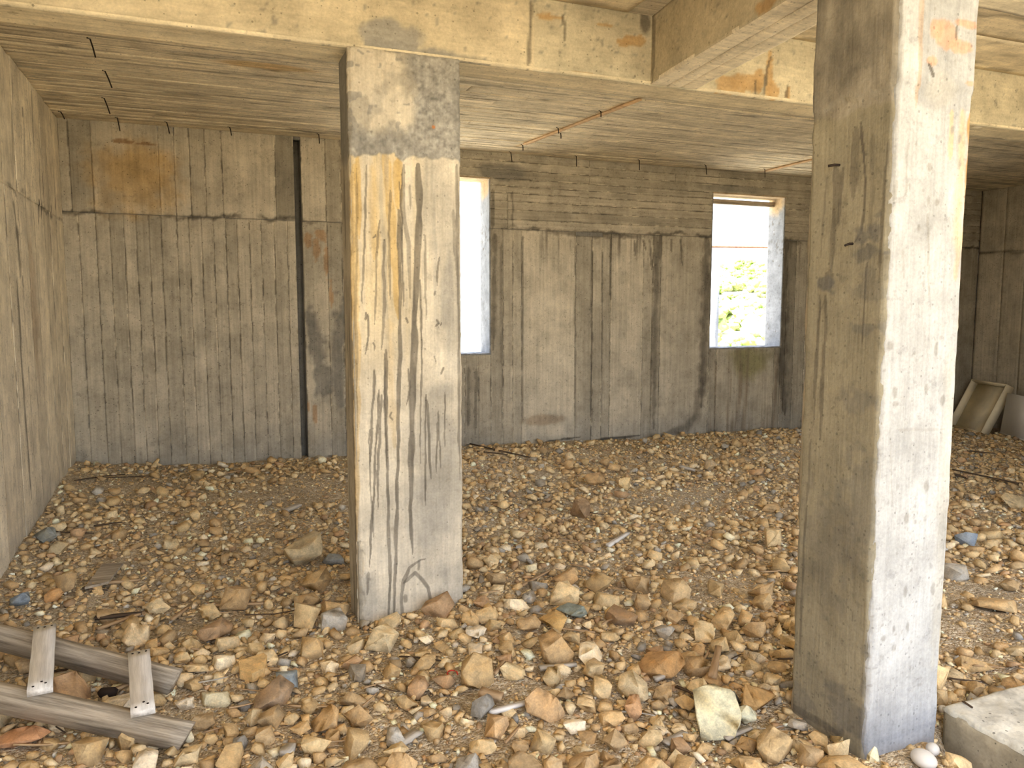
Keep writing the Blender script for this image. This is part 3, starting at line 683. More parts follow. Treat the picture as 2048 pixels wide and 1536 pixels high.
# ---- outer column, daylit front
A0, A1 = 1.967, 2.302
c2 = boxes('concrete_column', [(A0 + .02, A1 - .02, YG0 + .02, YG1 - .02, -.4, ZB + .02)], CONC, M['colz'],
           label='concrete column with whitish daylit front face beside the low footing block', cat='column')
def P2F(px, py): p = at(px, py, 1, YG0); return (p[0], p[2])
def P2L(px, py): p = at(px, py, 0, A0); return (p[1], p[2])
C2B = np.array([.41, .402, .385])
def c2_front(u, v):
    C = np.tile(C2B, (len(u), 1)) * (.90 + .2 * fbm(u * 6, v * 4, 800, 5)[:, None])
    # fresh render at the top with pinkish bare scabs
    zt = P2F(1860, 215)[1]
    C = stain_box(C, u, v, P2F(1835, 100)[0], A1 + .1, zt, 3.0, np.array([.33, .325, .315]), .8, 801, .02, 20)
    C = stain_blob(C, u, v, P2F(1880, 185), (.07, .05), GREY * 1.3, .6, 802, .6, 14, .4)
    for k, (px, py, rx, rz) in enumerate(((1890, 72, .045, .045), (1870, 60, .03, .03), (1920, 95, .06, .02), (1930, 50, .05, .012), (1860, 122, .02, .014), (1935, 168, .025, .008))):
        C = stain_blob(C, u, v, P2F(px, py), (rx, rz), np.array([.50, .29, .19]), .85, 803 + k, .5, 26, .15)
    for k, (pts, wd, a, c) in enumerate((([(1840, 0), (1836, 120), (1832, 215)], .012, .6, BROWN), ([(1854, 128), (1866, 158)], .006, .95, DARK * .6), ([(1910, 55), (1908, 82)], .006, .8, DARK),
        ([(1946, 222), (1943, 330), (1936, 480), (1928, 640)], .027, .95, np.array([.42, .20, .05])), ([(1925, 225), (1920, 400), (1912, 560)], .03, .6, np.array([.52, .37, .17])), ([(1905, 222), (1900, 320)], .015, .6, OCHRE),
        ([(1932, 640), (1922, 900), (1908, 1100)], .03, .45, np.array([.50, .41, .25])), ([(1905, 700), (1890, 1000), (1865, 1350)], .05, .30, np.array([.48, .42, .30])),
        ([(1855, 430), (1856, 540), (1858, 590)], .005, .7, GREY), ([(1806, 500), (1806, 560)], .006, .6, GREY), ([(1815, 280), (1812, 395)], .006, .6, GREY), ([(1780, 860), (1785, 1020)], .003, .5, GREY),
        ([(1790, 400), (1793, 360)], .008, .6, GREY), ([(1842, 620), (1858, 735)], .003, .4, GREY), ([(1800, 860), (1890, 858)], .005, .5, GREY), ([(1748, 1485), (1800, 1470), (1872, 1443)], .013, .75, np.array([.17, .17, .18])))):
        C = stain_poly(C, u, v, [P2F(*p) for p in pts], wd, c, a, 810 + k, False)
    sp = sstep(.80, .86, fbm(u * 75, v * 60, 830, 2)) * (1 - sstep(.5, 1.3, v)) * .55 + sstep(.84, .88, fbm(u * 50, v * 40, 831, 2)) * .45
    C = C * (1 - np.clip(sp, 0, 1)[:, None]) + GREY * .8 * np.clip(sp, 0, 1)[:, None]
    for k in range(22):
        C = stain_blob(C, u, v, (A0 + rng.random() * .33, .3 + rng.random() * 1.9), (.006 + .008 * rng.random(), .008 + .014 * rng.random()), GREY * .8, .7, 840 + k, .6, 50, .3)
    ft = (1 - sstep(.06, .26, v + (fbm(u * 7, v * 7, 835, 4) - .5) * .16)) * .8
    return C * (1 - ft[:, None]) + np.array([.25, .25, .26]) * ft[:, None]
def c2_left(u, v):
    C = np.tile(CONC * np.array([.55, .55, .50]), (len(u), 1)) * (.76 + .48 * fbm(u * 5, v * 3, 850, 5)[:, None])  # left face painted darker than the front, shade put into the colour
    zt = P2L(1700, 228)[1] + (fbm(u * 9, v * 0, 851, 3) - .5) * .06
    p = sstep(-.01, .01, v - zt); mm = CONC * .52 * (.35 + 1.25 * fbm(u * 13, v * 7, 852, 5)[:, None]); C = C * (1 - p[:, None]) + mm * p[:, None]
    D = DARK * .9
    for k, (pts, wd, a) in enumerate((([(1714, 255), (1711, 320), (1708, 400)], .025, .6), ([(1722, 250), (1730, 330), (1729, 400), (1722, 460), (1705, 490)], .009, .9),
        ([(1672, 335), (1671, 430), (1664, 500), (1660, 545)], .020, .65), ([(1660, 545), (1655, 580)], .028, .7), ([(1652, 590), (1650, 680), (1645, 760), (1638, 880)], .013, .7), ([(1684, 335), (1676, 455)], .008, .7),
        ([(1640, 590), (1632, 720), (1625, 850)], .008, .7), ([(1655, 350), (1640, 520)], .006, .5), ([(1745, 270), (1742, 400), (1738, 480)], .012, .4), ([(1775, 280), (1765, 420), (1758, 560)], .008, .7),
        ([(1788, 240), (1780, 420), (1770, 560)], .018, .4), ([(1736, 525), (1730, 600), (1724, 695)], .006, .8), ([(1758, 500), (1756, 535)], .006, .6), ([(1650, 600), (1640, 620), (1634, 760)], .006, .5),
        ([(1612, 1010), (1604, 1150), (1600, 1320)], .008, .7), ([(1622, 880), (1612, 1010)], .008, .6), ([(1580, 1412), (1640, 1445), (1680, 1470)], .02, .7))):
        C = stain_poly(C, u, v, [P2L(*p) for p in pts], wd * .8, D, a, 860 + k, False)
    for k, (px, py, rx, rz, a) in enumerate(((1738, 465, .05, .04, .8), (1738, 500, .045, .03, .75), (1655, 568, .035, .03, .85), (1745, 655, .08, .02, .6), (1720, 800, .10, .05, .45), (1730, 1010, .08, .20, .4), (1740, 570, .06, .06, .4),
        (1650, 1100, .10, .2, .3), (1690, 1430, .09, .08, .6), (1735, 1390, .03, .2, .5), (1600, 1400, .06, .06, .4))):
        C = stain_blob(C, u, v, P2L(px, py), (rx, rz), GREY * .5, a, 880 + k, 1.2, 24, .3)
    sp = sstep(.80, .86, fbm(u * 80, v * 80, 895, 2)) * (1 - sstep(.4, 1.0, v)) * .6
    return C * (1 - sp[:, None]) + DARK * sp[:, None]
def c2_h(seed, lo, hi):
    def f(u, v):
        h = (fbm(u * 6, v * 3, seed, 4) - .5) * .010 + sstep(2.155, 2.175, v + (fbm(u * 9, v * 0, 851, 3) - .5) * .06) * .008
        e = np.minimum(u - lo, hi - u); return h - .014 * (1 - sstep(0, .02, e)) * np.clip(fbm(v * 13, u * 2, seed + 1, 4) * 1.8 - .3, 0, 1)
    return f
patch('front_face', (0, YG0, 0), (1, 0, 0), (0, 0, 1), (0, -1, 0), A0 + .004, A1 - .004, -.15, ZB + .02, .005, .03, M['colz'], c2_h(900, A0, A1), c2_front, c2, jag=.004)
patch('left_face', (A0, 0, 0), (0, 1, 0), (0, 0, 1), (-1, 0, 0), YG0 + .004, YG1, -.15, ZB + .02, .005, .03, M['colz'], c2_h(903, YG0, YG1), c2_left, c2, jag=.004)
patch('right_face', (A1, 0, 0), (0, 1, 0), (0, 0, 1), (1, 0, 0), YG0 + .004, YG1, -.15, ZB + .02, .02, .03, M['colz'], c2_h(906, YG0, YG1), c1_side, c2, jag=.004)
patch('back_face', (0, YG1, 0), (1, 0, 0), (0, 0, 1), (0, 1, 0), A0 + .004, A1 - .004, -.15, ZB + .02, .02, .03, M['colz'], c2_h(909, A0, A1), c1_side, c2)
for (a, b_) in (((1682, 330), (1656, 332)), ((1706, 487), (1690, 491))):
    p = at(*a, 0, A0); q = at(*b_, 0, A0 - .03); V, F = tube([p + [.02, 0, 0], (p + q) / 2 + [0, 0, .002], q], .0042); mk_poly('rebar_stub', V, F, M['nail'], c2)

# ================================================================== FLOOR AND RUBBLE
def grid_mesh(name, x0, x1, y0, y1, res, zf):
    nx = int((x1 - x0) / res) + 1; ny = int((y1 - y0) / res) + 1
    xx, yy = np.meshgrid(np.linspace(x0, x1, nx), np.linspace(y0, y1, ny)); zz = zf(xx, yy)
    idx = np.arange(nx * ny).reshape(ny, nx)
    F = np.stack([idx[:-1, :-1], idx[:-1, 1:], idx[1:, 1:], idx[1:, :-1]], -1).reshape(-1, 4)
    return new_mesh(name, np.stack([xx, yy, zz], -1).reshape(-1, 3), F, smooth=True)
floor = link('floor', grid_mesh('floor', XL - .1, XR + .1, .4, YB + .1, .022, lambda x, y: zfloor(x, y) + (fbm(x * 14, y * 14, 21, 3) - .5) * .022), M['dirt'], kind='structure')

# bare earth patches, as (x, y, rx, ry)
BARE = []
for (px, py, rx, ry) in ((1450, 1175, .42, .30), (1000, 1395, .24, .12), (330, 1440, .28, .12), (420, 1250, .40, .16), (1990, 1230, 1.0, .55), (600, 1010, .8, .4), (250, 1010, .55, .35), (1350, 1000, .7, .25), (900, 1480, .2, .08), (1800, 1500, .2, .1)):
    p = at(px, py, 2, .03); BARE.append((p[0], p[1], rx, ry))
def bare(x, y):
    b_ = np.zeros_like(x)
    for (cx, cy, rx, ry) in BARE: b_ = np.maximum(b_, 1 - sstep(.5, 1.15, np.hypot((x - cx) / rx, (y - cy) / ry) + (fbm(x * 5, y * 5, 31, 3) - .5) * .8))
    return b_

def ico(sub):
    bm = bmesh.new(); bmesh.ops.create_icosphere(bm, subdivisions=sub, radius=1.0)
    V = np.array([v.co[:] for v in bm.verts]); F = np.array([[v.index for v in f.verts] for f in bm.faces]); bm.free(); return V, F
ICO = {k: ico(k) for k in (1, 2, 3)}
def hull_rock(r, npts, bevel=0.0, flat=.72, cuts=0):
    """an angular broken stone: convex hull of a few random points, edges worn by a bevel"""
    P = []
    while len(P) < npts:
        d = r.normal(size=3); d /= np.linalg.norm(d); d = np.sign(d) * np.abs(d) ** .75; d *= r.uniform(.82, 1.0) / max(.8, np.linalg.norm(d))
        if all(np.linalg.norm(d - q) > 1.75 / math.sqrt(npts) for q in P) or r.random() < .02: P.append(d)
    P = np.array(P) * np.array([r.uniform(1.0, 1.4), r.uniform(.75, 1.0), r.uniform(flat * .8, flat * 1.15)])
    bm = bmesh.new()
    for q in P: bm.verts.new(q)
    g = bmesh.ops.convex_hull(bm, input=bm.verts); bmesh.ops.delete(bm, geom=[e for e in g['geom_interior'] if isinstance(e, bmesh.types.BMVert)], context='VERTS')
    if bevel:
        bmesh.ops.dissolve_limit(bm, angle_limit=.22, verts=bm.verts, edges=bm.edges)
        bmesh.ops.bevel(bm, geom=list(bm.edges), offset=bevel, segments=1, affect='EDGES', profile=.6)
    bmesh.ops.triangulate(bm, faces=bm.faces)
    if cuts:
        bmesh.ops.subdivide_edges(bm, edges=[e for e in bm.edges if e.calc_length() > .45], cuts=cuts, use_grid_fill=True)
        for v in bm.verts: v.co += Vector(r.normal(size=3) * .016)
        bmesh.ops.triangulate(bm, faces=bm.faces)
    bm.verts.index_update()
    V = np.array([v.co[:] for v in bm.verts]); F = np.array([[v.index for v in f.verts] for f in bm.faces]); bm.free()
    V = V - (V.max(0) + V.min(0)) / 2
    return V / max(np.ptp(V[:, 0]), np.ptp(V[:, 1])) * 2, F
R_ = np.random.default_rng(3)
SH1 = [hull_rock(R_, 8, 0, .62) for _ in range(26)]
SH2 = [hull_rock(R_, int(R_.integers(8, 12)), 0, .70) for _ in range(30)]
SH3 = [hull_rock(R_, int(R_.integers(8, 12)), .028, .74, 1) for _ in range(20)]
print('TRIS', np.mean([len(f) for v, f in SH1]), np.mean([len(f) for v, f in SH2]), np.mean([len(f) for v, f in SH3]))

TAN = [lin(206, 181, 138), lin(198, 172, 128), lin(190, 162, 118), lin(212, 190, 150), lin(184, 154, 112), lin(200, 170, 124), lin(176, 150, 112)]
CRM = [lin(228, 210, 176), lin(232, 216, 188), lin(220, 198, 160)]
GRY = [lin(165, 158, 146), lin(146, 140, 130), lin(178, 170, 156), lin(152, 142, 126)]
RED = [lin(180, 148, 112), lin(168, 138, 104), lin(160, 132, 100)]
def pick_col(r):
    t = r.random()
    c, k = (TAN[r.integers(len(TAN))], 'tan') if t < .76 else (CRM[r.integers(3)], 'cream') if t < .87 else (GRY[r.integers(4)], 'grey') if t < .945 else (RED[r.integers(3)], 'brown')
    return c * r.uniform(.92, 1.22), k
def blocked(x, y, r):
    if X0 - r * .7 < x < X1 + r * .7 and YF0 - r * .8 < y < YF1 + r * .7: return True
    if A0 - r * .7 < x < A1 + r * .7 and YG0 - r * .8 < y < YG1 + r * .7: return True
    if x > 2.36 - r and y < 1.85 + r: return True
    if x < XL + r * .9 or x > XR - r * .9 or y > YB - .02 - r * .9: return True
    return False
CELL = .11; occ = {}
def fits(x, y, r, k):
    cx, cy = int(x / CELL), int(y / CELL); n = int((r + .13) / CELL) + 1
    for i in range(cx - n, cx + n + 1):
        for j in range(cy - n, cy + n + 1):
            for (a, b_, q) in occ.get((i, j), ()):
                if (a - x) ** 2 + (b_ - y) ** 2 < (k * (q + r)) ** 2: return False
    return True
def occupy(x, y, r): occ.setdefault((int(x / CELL), int(y / CELL)), []).append((x, y, r))

def place_rock(name, shape, x, y, r, c, label, cat, group=None, rot=None, zs=1.0, sink=.18, mesh_cache={}, mat=None, lift=0):
    key = shape
    if key not in mesh_cache:
        V, F = SH3[shape]; me = new_mesh('rock', V, F); me.materials.append(mat or M['rock']); mesh_cache[key] = me
    V = SH3[shape][0]
    e = rot if rot is not None else (R_.uniform(-.35, .35), R_.uniform(-.35, .35), R_.uniform(0, 6.28))
    o = bpy.data.objects.new(name, mesh_cache[key]); col.objects.link(o)
    from mathutils import Euler
    Rm = Euler(e).to_matrix(); S = np.diag([r, r, r * zs]); W = (np.array(Rm) @ S @ V.T).T
    h = np.ptp(W[:, 2]); z0 = float(zfloor(x, y)); o.location = (x, y, z0 - W[:, 2].min() - sink * h + lift)
    o.rotation_euler = e; o.scale = (r, r, r * zs); o.color = (*np.clip(c, 0, 1), 1)
    o['label'] = label; o['category'] = cat
    if group: o['group'] = group
    occupy(x, y, r); return o

# ---- rocks that stand out in the photograph: pixel of foot centre, half width in pixels
def gp(px, py, z=None):
    p = at(px, py, 2, .03)
    for _ in range(4): p = at(px, py, 2, float(zfloor(p[0], p[1])) if z is None else z)
    return p
def hero(px, py, hw, c, label, shape, zs=1.0, sink=.15):
    c = c * np.array([.96, 1.06, 1.14])
    p = gp(px, py); r = hw / FPX * np.linalg.norm(p - EYE); p = p + np.array([p[0], p[1], 0]) / np.linalg.norm(p[:2]) * r * .5
    return place_rock('rock', shape, p[0], p[1], r, c, label, 'rock', zs=zs, sink=sink)
hero(610, 1134, 42, lin(205, 178, 138), 'large pale tan boulder lying left of the streaked column beside a grey rock', 0, 1.1)
hero(668, 1132, 22, lin(150, 145, 138), 'grey rock tucked against the large pale boulder near the streaked column', 1)
hero(1142, 1240, 30, lin(140, 138, 122), 'jagged grey concrete lump resting on tan stones between the two columns', 2, .9, .05)
hero(1430, 1480, 47, lin(222, 204, 164), 'big cream rock with white top near the foot of the white column', 3, 1.2)
hero(1515, 1435, 44, lin(182, 138, 86), 'big brown rock touching the foot of the white column', 4, 1.1)
hero(1455, 1420, 28, lin(118, 118, 118), 'dark grey rock between the big brown rock and tan stones', 5)
hero(1090, 1445, 38, lin(196, 156, 112), 'wedge-shaped tan rock with a broken corner beside the white splinter', 6, 1.2)
hero(990, 1480, 32, lin(204, 162, 116), 'blocky tan rock under the end of the white splinter', 7)
hero(1270, 1440, 26, lin(200, 150, 105), 'upright reddish cream rock standing on bare gravel', 8, 1.2)
hero(1025, 1362, 24, lin(214, 182, 136), 'round cream-tan stone at the edge of a bare dirt patch', 9)
hero(575, 1385, 25, lin(150, 150, 146), 'grey pitted rock beside a flat tan slab', 10)
hero(433, 1415, 26, lin(220, 198, 158), 'oval cream stone with dark hollows beside the old ladder', 11)
hero(765, 1310, 30, lin(222, 192, 148), 'pale oval stone lying just before the streaked column', 12)
hero(545, 1420, 40, lin(172, 140, 108), 'long low brownish rock half sunk in gravel', 13, .8)
hero(1350, 1205, 30, lin(206, 170, 124), 'upright tan rock beside bare earth between the columns', 14, 1.2)
hero(1370, 1225, 24, lin(214, 182, 138), 'pale tan rock leaning on the upright tan rock', 15, 1.0)
hero(1130, 1170, 25, lin(200, 158, 110), 'tan double-humped rock on the rubble behind the grey lump', 16, 1.2)
hero(1318, 1355, 46, lin(196, 148, 96), 'wide ochre rock slab sunk among tan stones', 17, .6)
hero(1115, 1262, 32, lin(208, 164, 104), 'brick-shaped ochre stone lying on the rubble', 18, .6)
hero(1495, 1452, 24, lin(222, 206, 168), 'small cream wedge stone between the big cream and brown rocks', 19)
hero(1690, 1490, 27, lin(206, 178, 134), 'tan rock leaning at the corner of the white column', 0)
hero(1740, 1520, 20, lin(224, 208, 172), 'cream stone at the front corner of the white column', 2)
hero(45, 1500, 38, lin(196, 140, 98), 'reddish flat stone lying below the old ladder', 6, .6)
hero(1250, 980, 14, lin(224, 190, 140), 'cream rock standing up on the fine rubble under the second window', 3, 1.3)
hero(1190, 975, 20, lin(190, 150, 104), 'brown tan rock low in the rubble under the second window', 9, 1.1)
hero(1418, 942, 16, lin(206, 176, 138), 'tan rock at the far end near the window with the hill view', 8)
hero(1933, 1090, 18, lin(140, 142, 146), 'blue-grey stone lying behind the white column', 10)
hero(2035, 1020, 26, lin(200, 172, 132), 'flat tan rock on the dark rubble toward the drawers', 13, .6)
hero(1990, 1225, 34, lin(206, 168, 120), 'flat tan slab on bare red earth past the white column', 17, .5)
hero(345, 1100, 14, lin(222, 192, 148), 'bright tan stone in the shaded rubble beside the left wall', 14)
hero(398, 1192, 16, lin(226, 186, 132), 'bright ochre stone in the shaded rubble near the ladder', 8)
hero(108, 1205, 15, lin(216, 160, 104), 'square orange-tan stone by the left wall', 18)
hero(40, 1215, 20, lin(142, 144, 146), 'blue-grey rock by the foot of the left wall', 5)
hero(95, 1085, 20, lin(150, 146, 136), 'grey tan rock in the stone heap along the left wall', 7)
hero(117, 1112, 18, lin(196, 168, 128), 'tan stone in the heap along the left wall', 19)

for (px, py, rr_) in ((1869, 1508, .03), (1855, 1536, .05), (1889, 1425, .02)):
    p = gp(px, py); occupy(p[0], p[1], rr_)
# ---- scatter of stones: half-size from 16 mm up
cand = []
def in_view(x, y, m=260):
    a, b_ = proj(np.stack([x, y, np.full_like(x, .05)], -1)); return (a > -m - 60) & (a < 2048 + m + 60) & (b_ < 1536 + m + 140)
for (n, r0, r1, ymax) in ((420, .050, .080, 6.9), (4300, .032, .050, 6.9), (10500, .020, .032, 6.9), (9500, .014, .020, 5.6)):
    x = rng.uniform(XL, 8.6, n * 3); y = 1.5 + (ymax - 1.5) * rng.random(n * 3) ** (2.3 if r0 > .03 else 1.3)
    k = in_view(x, y) & (rng.random(n * 3) > bare(x, y) * .93)
    shade = sstep(.3, .6, fbm(x * 1.1, y * 1.1, 41, 3)); k &= rng.random(n * 3) < .45 + .75 * shade + .35 * (y < 3.5)
    if r0 > .03: k &= (y < 3.7) | (rng.random(n * 3) < (.25 if r0 > .045 else .4))
    x = x[k][:n]; y = y[k][:n]; r = r0 * (r1 / r0) ** (rng.random(len(x)) ** 1.6)
    cand += sorted(zip(r, x, y), reverse=True)
keep = []
for (r, x, y) in cand:
    if blocked(x, y, r): continue
    if not fits(x, y, r, .96 if r > .04 else .82 if r > .028 else .70): continue
    occupy(x, y, r); keep.append((r, x, y))
keep.sort(key=lambda t: -t[0] / math.hypot(t[1], t[2]))
def seen(t):
    a, b_ = proj(np.array([t[1], t[2], .05])); return -20 < a < 2070 and b_ < 1560
big = [t for t in keep if seen(t)][:265]; bs = set(big); rest = [t for t in keep if t not in bs]
KD = {'tan': 'angular tan', 'cream': 'pale cream', 'grey': 'dull grey', 'brown': 'reddish brown'}
def zone(x, y):
    if x < XL + .75: return 'along the foot of the left wall' if y > 4.0 else 'close around the old timber ladder'
    if x < .05 and y < 4.0: return 'close around the old timber ladder'
    if .3 < x < 1.5 and 2.75 < y < 4.0: return 'around the foot of the streaked column'
    if x > 1.45 and y < 2.6: return 'around the foot of the white column'
    if y < 2.75: return 'on the open rubble before the streaked column'
    if x > 1.4 and y < 4.2: return 'on the rubble between the two columns'
    return 'on the rubble under the long beam' if y < 4.9 else 'on the far rubble below the back wall'
def rock_label(r, x, y, kd):
    sz = 'large' if r > .062 else 'fist-sized' if r > .042 else 'small'
    z = zone(x, y); return '%s %s limestone rock lying %s' % (sz, KD[kd], z), '%s %s rocks %s' % (sz, KD[kd], z)
for (r, x, y) in big:
    c, kd = pick_col(R_); place_rock('rock', int(R_.integers(20)), x, y, r, c, rock_label(r, x, y, kd)[0], 'rock', rock_label(r, x, y, kd)[1], zs=R_.uniform(.8, 1.25), sink=R_.uniform(.08, .25))
def scatter(name, items, shapes, label, zs=(.7, 1.15), sink=(.05, .35), hop=0.0, gain=1.0):
    ns = len(shapes); Vs, Fs, Cs, n = [], [], [], 0
    for s in range(ns):
        it = np.array([t for k, t in enumerate(items) if k % ns == s])
        if not len(it): continue
        V, F = shapes[s]; m = len(it); nv = len(V)
        a = R_.uniform(0, 6.283, m); b_ = R_.uniform(-.45, .45, m); c = R_.uniform(-.45, .45, m)
        r = it[:, 0]; P = V[None] * np.stack([r, r, r * R_.uniform(*zs, m)], -1)[:, None]
        cb, sb, cc, sc, ca, sa = np.cos(b_), np.sin(b_), np.cos(c), np.sin(c), np.cos(a), np.sin(a)
        y1 = P[..., 1] * cb[:, None] - P[..., 2] * sb[:, None]; z1 = P[..., 1] * sb[:, None] + P[..., 2] * cb[:, None]
        x2 = P[..., 0] * cc[:, None] + z1 * sc[:, None]; z2 = -P[..., 0] * sc[:, None] + z1 * cc[:, None]
        x3 = x2 * ca[:, None] - y1 * sa[:, None]; y3 = x2 * sa[:, None] + y1 * ca[:, None]
        h = np.ptp(z2, axis=1); z0 = zfloor(it[:, 1], it[:, 2]) - z2.min(1) - h * R_.uniform(*sink, m) + hop * R_.random(m) ** 3
        Q = np.stack([x3 + it[:, 1][:, None], y3 + it[:, 2][:, None], z2 + z0[:, None]], -1).reshape(-1, 3)
        Cc = np.clip(np.stack([pick_col(R_)[0] for _ in range(m)]) * gain, 0, .9); Vs.append(Q); Cs.append(np.repeat(Cc, nv, 0))
        Fs.append((F[None] + (np.arange(m) * nv)[:, None, None]).reshape(-1, 3) + n); n += len(Q)
    return link(name, new_mesh(name, np.vstack(Vs), np.vstack(Fs), np.vstack(Cs)), M['gravel'], kind='stuff', label=label, cat='rubble')
mid = [t for t in rest if t[0] > .019]; fine = [t for t in rest if t[0] <= .019]
scatter('loose_stones', mid, SH2, 'loose spread of small broken limestone covering the floor', gain=1.1)
n = 36000; x = rng.uniform(XL + .02, 8.4, n * 2); y = 1.5 + 5.4 * rng.random(n * 2) ** 1.5
k = in_view(x, y, 60) & (rng.random(n * 2) > bare(x, y) * .35); x = x[k][:n]; y = y[k][:n]; r = .0045 + .0105 * rng.random(len(x)) ** 2
fine += [(a, b_, c) for a, b_, c in zip(r, x, y) if not blocked(b_, c, a)]
scatter('fine_gravel', fine, SH1, 'fine tan gravel and chips filling between the stones', gain=1.25)

# smooth white pebbles by the column foot
for (px, py, hw, lb, rz) in ((1869, 1508, 13, 'smooth upright white pebble in the gap by the footing block', 1.25), (1855, 1536, 25, 'smooth flat white pebble at the foot of the white column', .8), (1889, 1425, 9, 'small bright white stone behind the footing block corner', 1.1)):
    p = gp(px, py); r = hw / FPX * np.linalg.norm(p - EYE)
    V, F = ICO[3]; me = new_mesh('pebble', V * np.array([1, .8, .62]), F, smooth=True)
    o = link('pebble', me, M['pebble'], label=lb, cat='pebble'); o.scale = (r, r, r * rz); o.rotation_euler = (.2, .1, .6)
    o.location = (p[0], p[1] + r * .3, float(zfloor(p[0], p[1])) + r * .45)

# ================================================================== FOOTING BLOCK
def blk_top(u, v):
    C = np.tile(np.array([.64, .61, .52]), (len(u), 1)) * (.86 + .28 * fbm(u * 9, v * 9, 930, 5)[:, None])
    al = sstep(.62, .7, fbm(u * 24, v * 24, 931, 3)) * .4; return C * (1 - al[:, None]) + GREY * al[:, None]
blk = empty('footing_block', label='low pale concrete footing block beside the white column', cat='block')
BX0, BY1, BZ = 2.36, 1.838, .105
patch('top_face', (0, 0, BZ), (1, 0, 0), (0, 1, 0), (0, 0, 1), BX0, 3.25, .95, BY1, .012, .02, M['mono'], rough(932, .006, 16), blk_top, blk, jag=.006)
patch('side_face', (BX0 + .004, 0, 0), (0, 1, 0), (0, 0, 1), (-1, 0, 0), .952, BY1 - .004, -.3, BZ - .012, .015, .3, M['mono'], rough(933, .004, 10),
      lambda u, v: np.tile(np.array([.36, .31, .22]), (len(u), 1)) * (.6 + .8 * fbm(u * 6, v * 6, 934, 5)[:, None]), blk, jag=.004)  # side colour much darker than the top, its shade painted in
boxes('core', [(BX0 + .2, 3.24, .96, BY1 - .008, -.15, BZ - .012)], np.array([.4, .36, .28]), M['mono'], blk)
p = at(1925, 1402, 2, BZ + .008); q = at(1946, 1416, 2, BZ + .008)
bar('twig', p, q, .006, .005, M['darkwood'], jag=.4, label='tiny dark twig lying on the footing block', cat='twig')

# ================================================================== OLD TIMBER LADDER
lad = empty('wooden_ladder', label='old grey timber ladder piece with two pale rungs lying on rubble', cat='ladder')
def z_of(px): return .225 - .10 * px / 377
rails = []
for (a, b_, dz) in (((0, 1370), (376, 1447), 0.0), ((0, 1253), (352, 1340), .025)):
    p = at(*a, 2, z_of(0) + dz); q = at(*b_, 2, z_of(b_[0]) + dz)
    d = (q - p) / np.linalg.norm(q - p); p = p - d * .22
    V, F, mt = bar_mesh(p - [0, 0, .048], q - [0, 0, .048], .034, .095, 14, .004, 1.0, 5, .10)
    V[-4:, 0] += np.where(V[-4:, 2] > 0, .012, -.025)
    o = link('rail', new_mesh('rail', V, F), M['oldwood'], lad); o.matrix_world = mt; rails.append(o)
for (a, b_) in (((90, 1256), (80, 1383)), ((278, 1307), (286, 1425))):
    p = at(*a, 2, z_of(a[0]) + .040); q = at(*b_, 2, z_of(b_[0]) + .020)
    V, F, mt = bar_mesh(p, q, .074, .024, 8, 0, 1.0, 9, .06)
    o = link('rung', new_mesh('rung', V, F), M['palewood'], lad); o.matrix_world = mt
    L = np.linalg.norm(q - p)
    for (x, y) in ((.018, -.022), (.02, .0), (.016, .024), (L - .02, -.02), (L - .03, .016), (L - .045, .004)):
        V, F = tube([(x, y, .0115), (x, y, .0135)], .0042, 8); nl = mk_poly('nail_head', V, F, M['nail'], o)

# ================================================================== DISCARDED DRAWER AND WHITE BOX
def oriented(org, ax, ay, az):
    mt = Matrix((Vector(ax), Vector(ay), Vector(az))).transposed().to_4x4(); mt.translation = Vector(org); return mt
A = np.array([8.66, 6.787, .0]); Bp = np.array([8.457, 6.185, .0]); T = (A + Bp) / 2 + np.array([.26, -.088, .56])
w = Bp - A; W_ = np.linalg.norm(w); w /= W_; l = T - (A + Bp) / 2; l -= w * (l @ w); L_ = np.linalg.norm(l); l /= L_
nrm = np.cross(w, l); nrm = -nrm if nrm @ (EYE - A) < 0 else nrm
dr = empty('drawer', label='empty cream drawer leaning in the dark corner beside a white box', cat='drawer'); dr.matrix_world = oriented(A, w, l, nrm) if np.dot(np.cross(w, l), nrm) > 0 else oriented(A + w * W_, -w, l, nrm)
D = .10; t = .018
boxes('bottom_panel', [(t, W_ - t, t, L_ - t, .004, .012)], (1, 1, 1), M['drawer'], dr)
boxes('side_board', [(0, t, 0, L_, 0, D)], (1, 1, 1), M['drawer'], dr); boxes('side_board', [(W_ - t, W_, 0, L_, 0, D)], (1, 1, 1), M['drawer'], dr)
boxes('end_board', [(t, W_ - t, L_ - t, L_, 0, D)], (1, 1, 1), M['drawer'], dr); boxes('end_board', [(t, W_ - t, 0, t, 0, D * .45)], (1, 1, 1), M['drawer'], dr)
c0 = np.array([8.48, 6.066, .05]); fx = np.array([-.25, -.464, 0]); fx /= np.linalg.norm(fx); fz = np.array([.10, -.05, .99]); fz -= fx * (fz @ fx); fz /= np.linalg.norm(fz); fy = np.cross(fz, fx)
wb = empty('white_box', label='white panelled cabinet box standing beside the leaning drawer', cat='box'); wb.matrix_world = oriented(c0, fx, fy, fz)
sg = 1 if fy @ (EYE - c0) < 0 else -1
def bb(name, x0, x1, y0, y1, z0, z1): boxes(name, [(x0, x1, min(y0 * sg, y1 * sg), max(y0 * sg, y1 * sg), z0, z1)], (1, 1, 1), M['white'], wb)
bb('front_panel', 0, .85, 0, .018, 0, .47); bb('side_panel', 0, .018, .018, .24, 0, .45); bb('side_panel', .832, .85, .018, .24, 0, .45); bb('top_panel', .018, .832, .018, .24, .432, .45)
bb('edge_strip', 0, .85, -.006, 0, 0, .012)

